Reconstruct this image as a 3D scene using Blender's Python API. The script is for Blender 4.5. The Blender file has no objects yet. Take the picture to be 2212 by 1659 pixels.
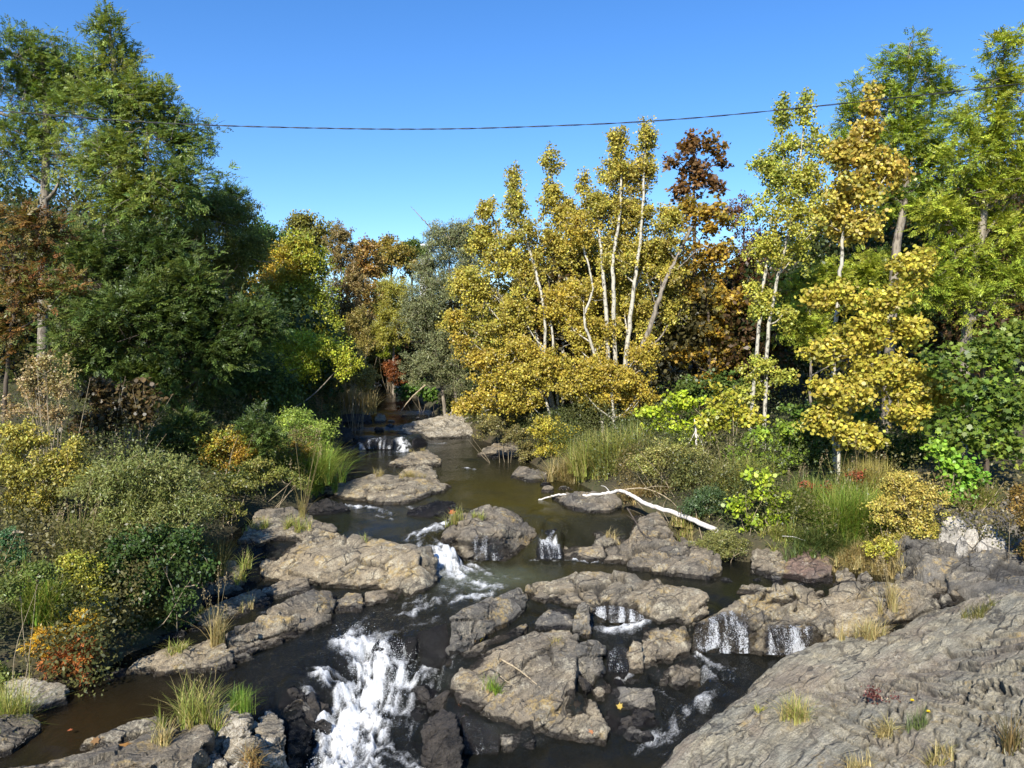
import bpy, bmesh, math, zlib
import numpy as np
from mathutils import Vector
from mathutils.bvhtree import BVHTree

scene = bpy.context.scene
COL = scene.collection
R = math.radians
SUN_EL, SUN_AZ = R(37), R(20)      # the sun stands behind the camera, a little to its left

# ------------------------------------------------------------------ camera geometry
CAM_Z = 5.0
FPX = 1659.0                      # focal length in the 2212 x 1659 measuring grid
PITCH = R(2.54)
CP, SP = math.cos(PITCH), math.sin(PITCH)

def ray(x, y):
    dx = (x - 1106.0) / FPX
    dy = (829.5 - y) / FPX
    return dx, CP + dy * SP, -SP + dy * CP

def at_y(x, y, Y):
    dx, dY, dZ = ray(x, y)
    t = Y / dY
    return np.array([dx * t, Y, CAM_Z + dZ * t])

def at_z(x, y, z):
    dx, dY, dZ = ray(x, y)
    t = (z - CAM_Z) / dZ
    return np.array([dx * t, dY * t, z])

def at_yv(x, y, Y):
    dx = (x - 1106.0) / FPX; dy = (829.5 - y) / FPX
    t = Y / (CP + dy * SP)
    return np.stack([dx * t, Y + 0 * t, CAM_Z + (-SP + dy * CP) * t], 1)

FR = {'A': (0.0, 884.8), 'B': (619.4, 884.8), 'C': (1415.7, 884.8)}
K = 0.4668
def px(f, x, y):
    if f == 'D':
        return x, y
    ox, oy = FR[f]
    return ox + x * K, oy + y * K

def seed_of(s):
    return zlib.crc32(s.encode()) & 0xffffffff

# ------------------------------------------------------------------ numpy noise
def hash3(ix, iy, iz, seed):
    h = (ix.astype(np.int64) * 374761393 + iy.astype(np.int64) * 668265263 + iz.astype(np.int64) * 2147483647 + seed * 974634777) & 0xffffffff
    h = ((h ^ (h >> 13)) * 1274126177) & 0xffffffff
    h = ((h ^ (h >> 16)) * 2246822519) & 0xffffffff
    h = h ^ (h >> 15)
    return (h & 0xffffff) / float(0x1000000)

def vnoise(p, seed=0):
    i = np.floor(p).astype(np.int64)
    f = p - i
    u = f * f * (3 - 2 * f)
    out = 0
    for dx in (0, 1):
        wx = u[:, 0] if dx else 1 - u[:, 0]
        for dy in (0, 1):
            wy = u[:, 1] if dy else 1 - u[:, 1]
            for dz in (0, 1):
                wz = u[:, 2] if dz else 1 - u[:, 2]
                out = out + wx * wy * wz * hash3(i[:, 0] + dx, i[:, 1] + dy, i[:, 2] + dz, seed)
    return out

def fbm(p, octv=4, seed=0, gain=0.5, lac=2.03):
    a, s, n = 1.0, 0.0, 0.0
    q = np.array(p, dtype=float)
    for o in range(octv):
        s = s + a * vnoise(q, seed + o * 17)
        n += a
        a *= gain
        q = q * lac + 11.3
    return s / n

def voronoi(p, seed=0):
    """nearest-cell distance, second distance, cell random (3), offset to the cell's centre"""
    i = np.floor(p).astype(np.int64)
    n = len(p)
    d1 = np.full(n, 1e9); d2 = np.full(n, 1e9)
    rnd = np.zeros((n, 3)); off = np.zeros((n, 3))
    for dx in (-1, 0, 1):
        for dy in (-1, 0, 1):
            for dz in (-1, 0, 1):
                c = i + np.array([dx, dy, dz])
                h = np.stack([hash3(c[:, 0], c[:, 1], c[:, 2], seed + k) for k in (1, 2, 3)], 1)
                v = p - (c + 0.1 + 0.8 * h)
                d = (v * v).sum(1)
                m = d < d1
                d2 = np.where(m, d1, np.minimum(d2, d))
                d1 = np.where(m, d, d1)
                rnd[m] = h[m]; off[m] = v[m]
    return np.sqrt(d1), np.sqrt(d2), (rnd * 7.31) % 1.0, off

def sstep(a, b, x):
    t = np.clip((x - a) / (b - a), 0, 1)
    return t * t * (3 - 2 * t)

# ------------------------------------------------------------------ mesh building
class MB:
    def __init__(self):
        self.v = []; self.loops = []; self.sizes = []; self.n = 0; self.att = {}
    def add(self, v, f, **att):
        v = np.asarray(v, dtype=np.float32).reshape(-1, 3); f = np.asarray(f, dtype=np.int32)
        if len(v) == 0: return
        self.v.append(v)
        self.loops.append((f + self.n).ravel())
        self.sizes.append(np.full(f.shape[0], f.shape[1], dtype=np.int32))
        for k, a in att.items():
            self.att.setdefault(k, []).append(np.asarray(a, dtype=np.float32))
        self.n += len(v)
    def build(self, name, mat, parent=None, smooth=False):
        me = bpy.data.meshes.new(name)
        v = np.concatenate(self.v); lo = np.concatenate(self.loops); sz = np.concatenate(self.sizes)
        me.vertices.add(len(v)); me.vertices.foreach_set('co', v.ravel())
        me.loops.add(len(lo)); me.loops.foreach_set('vertex_index', lo)
        me.polygons.add(len(sz))
        st = np.concatenate([[0], np.cumsum(sz)[:-1]]).astype(np.int32)
        me.polygons.foreach_set('loop_start', st)
        me.polygons.foreach_set('loop_total', sz)
        if smooth:
            me.polygons.foreach_set('use_smooth', np.ones(len(sz), dtype=bool))
        for k, parts in self.att.items():
            a = np.concatenate(parts)
            if a.ndim == 2:
                at = me.attributes.new(k, 'FLOAT_COLOR', 'POINT')
                at.data.foreach_set('color', np.concatenate([a, np.ones((len(a), 1), np.float32)], 1).ravel())
            else:
                at = me.attributes.new(k, 'FLOAT', 'POINT')
                at.data.foreach_set('value', a)
        me.update(calc_edges=True)
        me.materials.append(mat)
        o = bpy.data.objects.new(name, me)
        COL.objects.link(o)
        if parent is not None:
            o.parent = parent
        return o

def empty(name, loc=(0, 0, 0)):
    o = bpy.data.objects.new(name, None)
    o.empty_display_size = 0.2
    o.location = loc
    COL.objects.link(o)
    return o

def tag(o, label=None, cat=None, group=None, kind=None):
    if label: o['label'] = label
    if cat: o['category'] = cat
    if group: o['group'] = group
    if kind: o['kind'] = kind
    return o

def nrm(v):
    return v / np.maximum(np.linalg.norm(v, axis=-1, keepdims=True), 1e-9)

def tube(pts, rad, sides=6, cap=True):
    pts = np.asarray(pts, float); rad = np.asarray(rad, float)
    n = len(pts)
    t = nrm(np.gradient(pts, axis=0))
    ref = np.array([0.13, 0.31, 0.94])
    a = nrm(np.cross(t, ref) + 1e-6)
    b = np.cross(t, a)
    ang = np.arange(sides) * 2 * math.pi / sides
    v = pts[:, None] + rad[:, None, None] * (np.cos(ang)[None, :, None] * a[:, None] + np.sin(ang)[None, :, None] * b[:, None])
    v = v.reshape(-1, 3)
    i = np.arange(n - 1)[:, None] * sides; j = np.arange(sides)[None]
    j2 = (j + 1) % sides
    f = np.stack([i + j, i + j2, i + sides + j2, i + sides + j], -1).reshape(-1, 4)
    return v, f

def smooth_path(pts, n):
    """Catmull-Rom resample"""
    p = np.asarray(pts, float)
    if len(p) == 2:
        return p[0] + (p[1] - p[0]) * np.linspace(0, 1, n)[:, None]
    q = np.vstack([2 * p[0] - p[1], p, 2 * p[-1] - p[-2]])
    t = np.linspace(0, len(p) - 1 - 1e-6, n)
    i = t.astype(int); u = (t - i)[:, None]
    a, b, c, d = q[i], q[i + 1], q[i + 2], q[i + 3]
    return 0.5 * (2 * b + (c - a) * u + (2 * a - 5 * b + 4 * c - d) * u * u + (3 * b - a - 3 * c + d) * u ** 3)

# ------------------------------------------------------------------ materials
def new_mat(name):
    m = bpy.data.materials.new(name); m.use_nodes = True
    nt = m.node_tree
    nt.nodes.clear()
    out = nt.nodes.new('ShaderNodeOutputMaterial')
    return m, nt, out

def N(nt, kind, **kw):
    n = nt.nodes.new(kind)
    for k, v in kw.items():
        if k.startswith('_'):
            setattr(n, k[1:], v)
        else:
            n.inputs[k.replace('__', ' ')].default_value = v
    return n

def L(nt, a, b):
    nt.links.new(a, b)

def ramp(nt, src, stops, interp='LINEAR'):
    r = nt.nodes.new('ShaderNodeValToRGB')
    r.color_ramp.interpolation = interp
    el = r.color_ramp.elements
    while len(el) < len(stops): el.new(0.5)
    for e, (p, c) in zip(el, stops):
        e.position = p
        e.color = (c, c, c, 1) if isinstance(c, (int, float)) else (*c, 1)
    L(nt, src, r.inputs[0])
    return r.outputs[0]

def mixc(nt, fac, a, b, mode='MIX'):
    m = nt.nodes.new('ShaderNodeMix'); m.data_type = 'RGBA'; m.blend_type = mode
    for s, v in ((m.inputs[0], fac), (m.inputs[6], a), (m.inputs[7], b)):
        if hasattr(v, 'links'): L(nt, v, s)
        elif isinstance(v, (int, float)): s.default_value = v
        else: s.default_value = (*v, 1)
    return m.outputs[2]

def mathn(nt, op, a, b=None, clamp=False):
    m = nt.nodes.new('ShaderNodeMath'); m.operation = op; m.use_clamp = clamp
    for s, v in zip(m.inputs, (a, b)):
        if v is None: continue
        if hasattr(v, 'links'): L(nt, v, s)
        else: s.default_value = v
    return m.outputs[0]

def attr(nt, name):
    a = nt.nodes.new('ShaderNodeAttribute'); a.attribute_name = name
    return a

def noise(nt, scale, detail=4, rough=0.55, vec=None, dist=0.0):
    n = nt.nodes.new('ShaderNodeTexNoise')
    n.inputs['Scale'].default_value = scale; n.inputs['Detail'].default_value = detail
    n.inputs['Roughness'].default_value = rough; n.inputs['Distortion'].default_value = dist
    if vec is not None: L(nt, vec, n.inputs['Vector'])
    return n.outputs['Fac']

def obj_coord(nt, scale=(1, 1, 1), rot=(0, 0, 0)):
    g = nt.nodes.new('ShaderNodeTexCoord')
    src = g.outputs['Object']
    if any(rot):
        m0 = nt.nodes.new('ShaderNodeMapping'); m0.inputs['Rotation'].default_value = rot
        L(nt, src, m0.inputs['Vector']); src = m0.outputs['Vector']
    mp = nt.nodes.new('ShaderNodeMapping')
    mp.inputs['Scale'].default_value = scale
    L(nt, src, mp.inputs['Vector'])
    return mp.outputs['Vector']

def leaf_material():
    m, nt, out = new_mat('leaf')
    c = attr(nt, 'tint').outputs['Color']
    d = N(nt, 'ShaderNodeBsdfDiffuse'); L(nt, c, d.inputs['Color'])
    t = N(nt, 'ShaderNodeBsdfTranslucent')
    L(nt, mixc(nt, 1.0, c, (1.15, 1.05, 0.6), 'MULTIPLY'), t.inputs['Color'])
    mx = N(nt, 'ShaderNodeMixShader', Fac=0.34)
    L(nt, d.outputs[0], mx.inputs[1]); L(nt, t.outputs[0], mx.inputs[2])
    g = N(nt, 'ShaderNodeBsdfGlossy', Roughness=0.42)
    g.inputs['Color'].default_value = (0.9, 0.95, 1, 1)
    mx2 = N(nt, 'ShaderNodeMixShader', Fac=0.02)
    L(nt, mx.outputs[0], mx2.inputs[1]); L(nt, g.outputs[0], mx2.inputs[2])
    L(nt, mx2.outputs[0], out.inputs['Surface'])
    return m

def bark_material(name, base, mark, scale=(6, 6, 1.6), amount=(0.5, 0.62)):
    m, nt, out = new_mat(name)
    v = obj_coord(nt, scale)
    n = noise(nt, 2.2, 4, 0.6, v)
    f = ramp(nt, n, [(amount[0], 0.0), (amount[1], 1.0)])
    n2 = noise(nt, 0.9, 3, 0.5, obj_coord(nt))
    c = mixc(nt, f, base, mark)
    c = mixc(nt, ramp(nt, n2, [(0.3, 0.35), (0.7, 0.0)]), c, tuple(x * 0.55 for x in base))
    b = N(nt, 'ShaderNodeBsdfPrincipled', Roughness=0.85)
    L(nt, c, b.inputs['Base Color'])
    bp = N(nt, 'ShaderNodeBump', Strength=0.5, Distance=0.02)
    L(nt, noise(nt, 14, 4, 0.6, v), bp.inputs['Height']); L(nt, bp.outputs[0], b.inputs['Normal'])
    L(nt, b.outputs[0], out.inputs['Surface'])
    return m

def rock_material(name, tan, grey, lichen, lich_amt=0.57, yellow=(0.46, 0.33, 0.13), yel_amt=0.60, slate=0.0, rot=(0.35, -0.3, -0.64), CRK=(1.6, 5.0, 3.0)):
    m, nt, out = new_mat(name)
    oc = obj_coord(nt)
    st = obj_coord(nt, (1.0, 7.0, 3.0), rot)          # drawn out along the bedding
    big = noise(nt, 1.1, 5, 0.6, oc, 0.6)
    c = mixc(nt, ramp(nt, big, [(0.38, 0.0), (0.60, 1.0)]), grey, tan)
    med = noise(nt, 5.5, 6, 0.65, oc, 0.4)
    c = mixc(nt, 1.0, c, ramp(nt, med, [(0.25, 0.55), (0.5, 0.95), (0.75, 1.35)]), 'MULTIPLY')
    strk = noise(nt, 3.2, 5, 0.65, st)
    c = mixc(nt, 1.0, c, ramp(nt, strk, [(0.3, 0.72), (0.62, 1.12)]), 'MULTIPLY')
    if slate > 0:
        red = noise(nt, 0.8, 3, 0.55, obj_coord(nt, (1.0, 1.0, 2.0), (0.2, 0.6, 0.1)), 0.8)
        c = mixc(nt, mathn(nt, 'MULTIPLY', ramp(nt, red, [(0.52, 0.0), (0.64, 1.0)]), slate), c, (0.24, 0.165, 0.13))
        c = mixc(nt, mathn(nt, 'MULTIPLY', ramp(nt, red, [(0.34, 1.0), (0.44, 0.0)]), slate), c, (0.165, 0.175, 0.165))
    gr = noise(nt, 48.0, 3, 0.7, oc)
    gr2 = noise(nt, 14.0, 5, 0.75, st)
    c = mixc(nt, 1.0, c, ramp(nt, mathn(nt, 'ADD', mathn(nt, 'MULTIPLY', gr, 0.55), mathn(nt, 'MULTIPLY', gr2, 0.45)), [(0.36, 0.45), (0.5, 0.92), (0.66, 1.4)]), 'MULTIPLY')
    # yellow and pale lichen crusts
    ye = noise(nt, 1.7, 5, 0.7, oc, 0.3)
    ye2 = noise(nt, 17.0, 4, 0.7, oc)
    yf = mathn(nt, 'MULTIPLY', ramp(nt, ye, [(yel_amt - 0.04, 0.0), (yel_amt + 0.04, 1.0)]), ramp(nt, ye2, [(0.40, 0.0), (0.55, 0.9)]))
    c = mixc(nt, yf, c, yellow)
    li = noise(nt, 3.4, 6, 0.72, oc, 0.5)
    li2 = noise(nt, 24.0, 4, 0.7, oc)
    lf = mathn(nt, 'MULTIPLY', ramp(nt, li, [(lich_amt - 0.05, 0.0), (lich_amt + 0.05, 1.0)]), ramp(nt, li2, [(0.42, 0.0), (0.56, 0.85)]))
    c = mixc(nt, lf, c, lichen)
    sp = N(nt, 'ShaderNodeTexVoronoi', Scale=9.0); L(nt, oc, sp.inputs['Vector'])
    spn = mathn(nt, 'MULTIPLY', ramp(nt, sp.outputs['Distance'], [(0.10, 1.0), (0.16, 0.0)]), ramp(nt, li, [(0.45, 0.0), (0.58, 0.8)]))
    c = mixc(nt, spn, c, lichen)
    # dark joints between the beds, plus shade painted into slate slits, carried by the mesh
    crack = attr(nt, 'crack').outputs['Fac']
    wv = nt.nodes.new('ShaderNodeVectorMath'); wv.operation = 'ADD'
    wn3 = nt.nodes.new('ShaderNodeTexNoise'); wn3.inputs['Scale'].default_value = 2.4; wn3.inputs['Detail'].default_value = 4
    L(nt, oc, wn3.inputs['Vector'])
    L(nt, obj_coord(nt, CRK, rot), wv.inputs[0]); L(nt, wn3.outputs['Color'], wv.inputs[1])
    vc = N(nt, 'ShaderNodeTexVoronoi', _feature='DISTANCE_TO_EDGE', Scale=1.0); L(nt, wv.outputs[0], vc.inputs['Vector'])
    cm = noise(nt, 1.9, 3, 0.6, oc)
    line = mathn(nt, 'MULTIPLY', ramp(nt, vc.outputs['Distance'], [(0.012, 1.0), (0.05, 0.0)]), ramp(nt, cm, [(0.42, 0.0), (0.58, 1.0)]))
    crack = mathn(nt, 'MAXIMUM', crack, mathn(nt, 'MULTIPLY', line, 0.8))
    c = mixc(nt, mathn(nt, 'MULTIPLY', crack, 0.85), c, (0.028, 0.024, 0.02))
    wet = attr(nt, 'wet').outputs['Fac']
    wn = noise(nt, 9.0, 4, 0.6, oc)
    wf = ramp(nt, mathn(nt, 'ADD', wet, mathn(nt, 'MULTIPLY', mathn(nt, 'SUBTRACT', wn, 0.5), 0.7)), [(0.35, 0.0), (0.6, 1.0)])
    c = mixc(nt, wf, c, mixc(nt, 1.0, c, (0.17, 0.165, 0.16), 'MULTIPLY'))
    b = N(nt, 'ShaderNodeBsdfPrincipled')
    L(nt, c, b.inputs['Base Color'])
    L(nt, ramp(nt, wf, [(0.0, 0.72), (1.0, 0.17)]), b.inputs['Roughness'])
    h = mathn(nt, 'ADD', noise(nt, 20, 6, 0.7, oc), mathn(nt, 'MULTIPLY', noise(nt, 9.0, 6, 0.7, st), 1.4))
    bp = N(nt, 'ShaderNodeBump', Strength=0.9, Distance=0.045)
    L(nt, mathn(nt, 'SUBTRACT', mathn(nt, 'ADD', h, mathn(nt, 'MULTIPLY', gr, 0.5)), mathn(nt, 'MULTIPLY', line, 1.2)), bp.inputs['Height'])
    wb = noise(nt, 55, 3, 0.6, oc)
    bp2 = N(nt, 'ShaderNodeBump', Distance=0.02)
    L(nt, mathn(nt, 'MULTIPLY', wf, 0.9), bp2.inputs['Strength'])
    L(nt, wb, bp2.inputs['Height']); L(nt, bp.outputs[0], bp2.inputs['Normal'])
    L(nt, bp2.outputs[0], b.inputs['Normal'])
    L(nt, b.outputs[0], out.inputs['Surface'])
    return m

def water_material():
    m, nt, out = new_mat('stream_water')
    oc = obj_coord(nt)
    rough = attr(nt, 'rough').outputs['Fac']
    foam = attr(nt, 'foam').outputs['Fac']
    tintc = attr(nt, 'tint').outputs['Color']
    h1 = noise(nt, 9.0, 4, 0.6, obj_coord(nt, (1, 0.45, 1)), 0.6)
    h2 = noise(nt, 34.0, 4, 0.6, oc, 0.4)
    bp = N(nt, 'ShaderNodeBump', Distance=0.035)
    L(nt, mathn(nt, 'ADD', mathn(nt, 'MULTIPLY', rough, 1.2), 0.30), bp.inputs['Strength'])
    L(nt, mathn(nt, 'ADD', h1, mathn(nt, 'MULTIPLY', h2, 0.5)), bp.inputs['Height'])
    fr = N(nt, 'ShaderNodeFresnel', IOR=1.34); L(nt, bp.outputs[0], fr.inputs['Normal'])
    gl = N(nt, 'ShaderNodeBsdfGlossy', Roughness=0.06); L(nt, bp.outputs[0], gl.inputs['Normal'])
    tr = N(nt, 'ShaderNodeBsdfTransparent'); tr.inputs['Color'].default_value = (0.42, 0.30, 0.15, 1)
    df = N(nt, 'ShaderNodeBsdfDiffuse'); L(nt, tintc, df.inputs['Color']); L(nt, bp.outputs[0], df.inputs['Normal'])
    body = N(nt, 'ShaderNodeMixShader', Fac=0.62)
    L(nt, tr.outputs[0], body.inputs[1]); L(nt, df.outputs[0], body.inputs[2])
    mx = N(nt, 'ShaderNodeMixShader')
    L(nt, fr.outputs[0], mx.inputs[0]); L(nt, body.outputs[0], mx.inputs[1]); L(nt, gl.outputs[0], mx.inputs[2])
    # foam
    fn = noise(nt, 42.0, 4, 0.65, oc, 0.3)
    fn2 = noise(nt, 120.0, 2, 0.6, oc)
    fsum = mathn(nt, 'ADD', foam, mathn(nt, 'ADD', mathn(nt, 'MULTIPLY', mathn(nt, 'SUBTRACT', fn, 0.5), 0.75), mathn(nt, 'MULTIPLY', mathn(nt, 'SUBTRACT', fn2, 0.5), 0.45)))
    ff = ramp(nt, fsum, [(0.30, 0.0), (0.52, 0.25), (0.75, 0.7), (1.0, 1.0)])
    fb = N(nt, 'ShaderNodeBsdfPrincipled', Roughness=0.35)
    fb.inputs['Base Color'].default_value = (0.86, 0.88, 0.88, 1)
    fbp = N(nt, 'ShaderNodeBump', Strength=0.8, Distance=0.04)
    L(nt, mathn(nt, 'ADD', fn, mathn(nt, 'MULTIPLY', fn2, 0.6)), fbp.inputs['Height']); L(nt, fbp.outputs[0], fb.inputs['Normal'])
    mf = N(nt, 'ShaderNodeMixShader')
    L(nt, ff, mf.inputs[0]); L(nt, mx.outputs[0], mf.inputs[1]); L(nt, fb.outputs[0], mf.inputs[2])
    L(nt, mf.outputs[0], out.inputs['Surface'])
    return m

def fall_material():
    m, nt, out = new_mat('falling_water')
    f = attr(nt, 'foam').outputs['Fac']
    n = noise(nt, 26, 5, 0.72, obj_coord(nt, (3.0, 3.0, 0.9)), 0.5)
    n2 = noise(nt, 70, 3, 0.65, obj_coord(nt, (1, 1, .6)))
    s = mathn(nt, 'ADD', f, mathn(nt, 'ADD', mathn(nt, 'MULTIPLY', mathn(nt, 'SUBTRACT', n, 0.5), 2.6), mathn(nt, 'MULTIPLY', mathn(nt, 'SUBTRACT', n2, 0.5), 2.4)))
    ff = ramp(nt, s, [(0.50, 0.0), (0.70, 0.45), (1.0, 0.95)])
    w = N(nt, 'ShaderNodeBsdfPrincipled', Roughness=0.25); w.inputs['Base Color'].default_value = (0.80, 0.82, 0.84, 1)
    bp = N(nt, 'ShaderNodeBump', Strength=1.0, Distance=0.05); L(nt, mathn(nt, 'ADD', n, n2), bp.inputs['Height'])
    L(nt, bp.outputs[0], w.inputs['Normal'])
    gl = N(nt, 'ShaderNodeBsdfGlossy', Roughness=0.15); L(nt, bp.outputs[0], gl.inputs['Normal'])
    tr = N(nt, 'ShaderNodeBsdfTransparent'); tr.inputs['Color'].default_value = (0.8, 0.78, 0.74, 1)
    thin = N(nt, 'ShaderNodeMixShader', Fac=0.10); L(nt, tr.outputs[0], thin.inputs[1]); L(nt, gl.outputs[0], thin.inputs[2])
    mx = N(nt, 'ShaderNodeMixShader'); L(nt, ff, mx.inputs[0]); L(nt, thin.outputs[0], mx.inputs[1]); L(nt, w.outputs[0], mx.inputs[2])
    L(nt, mx.outputs[0], out.inputs['Surface'])
    return m

def plain_material(name, col, rough=0.7, var=0.3, scale=20):
    m, nt, out = new_mat(name)
    b = N(nt, 'ShaderNodeBsdfPrincipled', Roughness=rough)
    n = noise(nt, scale, 4, 0.6, obj_coord(nt))
    c = mixc(nt, ramp(nt, n, [(0.3, var), (0.7, 0.0)]), col, tuple(x * 0.4 for x in col))
    L(nt, c, b.inputs['Base Color'])
    L(nt, b.outputs[0], out.inputs['Surface'])
    return m

def ground_material():
    m, nt, out = new_mat('forest_ground')
    oc = obj_coord(nt)
    n = noise(nt, 1.3, 6, 0.65, oc); n2 = noise(nt, 14, 5, 0.7, oc)
    c = mixc(nt, ramp(nt, n, [(0.35, 0.0), (0.65, 1.0)]), (0.05, 0.04, 0.022), (0.05, 0.06, 0.018))
    c = mixc(nt, ramp(nt, n2, [(0.5, 0.0), (0.7, 0.8)]), c, (0.12, 0.085, 0.04))
    bed = attr(nt, 'bed').outputs['Fac']
    c = mixc(nt, bed, c, mixc(nt, n2, (0.03, 0.022, 0.014), (0.10, 0.07, 0.035)))
    b = N(nt, 'ShaderNodeBsdfPrincipled', Roughness=0.9); L(nt, c, b.inputs['Base Color'])
    bp = N(nt, 'ShaderNodeBump', Strength=0.9, Distance=0.06); L(nt, n2, bp.inputs['Height']); L(nt, bp.outputs[0], b.inputs['Normal'])
    L(nt, b.outputs[0], out.inputs['Surface'])
    return m

MAT = {}
MAT['leaf'] = leaf_material()
MAT['aspen_bark'] = bark_material('aspen_bark', (0.48, 0.45, 0.36), (0.045, 0.04, 0.03), (6, 6, 3.2), (0.54, 0.62))
MAT['grey_bark'] = bark_material('grey_bark', (0.30, 0.26, 0.20), (0.07, 0.055, 0.04), (8, 8, 1.5), (0.45, 0.65))
MAT['dark_bark'] = bark_material('dark_bark', (0.11, 0.085, 0.06), (0.03, 0.022, 0.016), (8, 8, 1.5), (0.45, 0.65))
MAT['bleached'] = bark_material('bleached_wood', (0.66, 0.62, 0.56), (0.30, 0.26, 0.20), (3, 3, 3), (0.58, 0.72))
MAT['dry_twig'] = bark_material('dry_twig', (0.42, 0.34, 0.22), (0.2, 0.15, 0.09))
MAT['rock'] = rock_material('brown_bedrock', (0.31, 0.255, 0.175), (0.155, 0.141, 0.115), (0.50, 0.45, 0.33))
MAT['rock_tan'] = rock_material('tan_bedrock', (0.38, 0.31, 0.205), (0.21, 0.186, 0.14), (0.56, 0.50, 0.36), 0.55, yel_amt=0.57)
MAT['rock_grey'] = rock_material('grey_bedrock', (0.24, 0.215, 0.17), (0.14, 0.134, 0.12), (0.50, 0.44, 0.32), 0.58)
MAT['rock_black'] = rock_material('wet_black_rock', (0.07, 0.058, 0.045), (0.04, 0.037, 0.033), (0.15, 0.13, 0.1), 0.72, yel_amt=0.8)
MAT['rock_red'] = rock_material('reddish_bedrock', (0.26, 0.175, 0.13), (0.19, 0.155, 0.125), (0.50, 0.44, 0.34), 0.60)
MAT['rock_white'] = rock_material('pale_granite', (0.60, 0.55, 0.46), (0.44, 0.41, 0.35), (0.74, 0.70, 0.62), 0.55, yel_amt=0.75)
MAT['rock_bleach'] = rock_material('lichen_rock', (0.40, 0.34, 0.24), (0.24, 0.215, 0.165), (0.66, 0.61, 0.50), 0.50, yel_amt=0.70)
MAT['slate'] = rock_material('slate', (0.44, 0.385, 0.265), (0.345, 0.325, 0.25), (0.52, 0.47, 0.36), 0.58, yel_amt=0.64, slate=0.35, rot=(0, 0, -0.64), CRK=(0.55, 3.2, 1.5))
MAT['water'] = water_material()
MAT['fall'] = fall_material()
MAT['ground'] = ground_material()
# ------------------------------------------------------------------ water levels (control points traced at known levels)
WC = []           # x, y, z
def wc(f, pts):
    for (x, y, z) in pts:
        WC.append(at_z(*px(f, x, y), z))
wc('B', [(100,1020,.74),(200,950,.76),(400,900,.80),(560,860,.86),(600,960,.76),(450,1000,.74),(300,1030,.72),(0,1130,.70),(-100,1200,.68),(100,1100,.70),
         (450,1065,.70),(560,1060,.70),(540,1150,.50),(30,1230,.66),(100,1270,.60),(60,1340,.45),(130,1420,.25),(150,820,.92),(300,815,.92),(700,850,.92)])
wc('B', [(1200,745,.97),(1400,730,.97),(1600,770,.97),(1180,870,.93),(1150,940,.85),(1130,1000,.78),(900,780,.95),(1050,800,.95),(800,840,.93)])
wc('B', [(300,540,1.42),(200,500,1.42),(500,560,1.40),(400,480,1.44),(620,570,1.39),(690,615,1.35),(900,400,1.55),(1100,420,1.55),(1200,470,1.55),(850,300,1.56),
         (1000,260,1.57),(850,240,1.57),(0,400,1.45),(60,380,1.47),(200,330,1.5),(300,260,1.56),(400,220,1.58),(300,200,1.58),(250,300,1.53),(760,460,1.5),(820,440,1.53),(1230,505,1.55)])
wc('B', [(330,112,1.9),(500,112,1.9),(600,105,1.9),(420,60,2.0),(500,40,2.05),(800,160,1.62),(900,190,1.60),(700,150,1.66)])
wc('D', [(860,880,2.2),(840,860,2.3),(830,845,2.4),(905,905,2.1),(800,835,2.6)])
wc('B', [(1100,1620,0),(1400,1600,0),(1600,1560,.02),(900,1650,0),(1400,1265,.34),(1560,1250,.30),(1450,1030,.72),(1550,1030,.72),(1640,1045,.70),(1300,1640,0),
         (1540,1080,.66),(1530,1150,.5),(1520,1215,.36),(1700,1250,.3),(700,1300,.3),(690,1400,.12),(620,1560,.0)])
wc('C', [(0,1560,.02),(300,1250,.40),(400,1200,.45),(500,1160,.48),(300,800,1.0),(450,800,1.0),(700,815,1.0),(220,900,.98),(0,770,.98),(200,1330,.28)])
wc('A', [(600,1300,.66),(700,1270,.66),(500,1450,.65),(300,1520,.65),(850,1250,.66),(900,1300,.66),(700,1400,.65),(700,1080,.72),(850,1030,.74),(900,900,.8),
         (1200,790,.88),(200,1600,.63),(480,1580,.66),(850,1350,.66),(1100,1250,.68),(1050,1330,.66)])

wc('B', [(1180,545,1.5),(1265,545,1.5),(1170,600,1.27),(1275,600,1.28),(1180,655,1.05),(1285,655,1.05)])
FOAM = []         # x, y, z, tx, ty, arc, radius, intensity
def foam(f, pts, r, i0, i1=None, control=True):
    i1 = i0 if i1 is None else i1
    w = np.array([at_z(*px(f, x, y), z) for (x, y, z) in pts])
    if control:
        for q in w: WC.append(q)
    n = max(2, int(6 * len(w)))
    p = smooth_path(w, n) if len(w) > 2 else w[0] + (w[1] - w[0]) * np.linspace(0, 1, n)[:, None]
    t = nrm(np.gradient(p, axis=0))
    arc = np.concatenate([[0], np.cumsum(np.linalg.norm(np.diff(p, axis=0), axis=1))]) + len(FOAM) * 0.37
    for k in range(n):
        u = k / (n - 1)
        FOAM.append((p[k, 0], p[k, 1], p[k, 2], t[k, 0], t[k, 1], arc[k], r * K / FPX * p[k, 1], i0 + (i1 - i0) * u))

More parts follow.
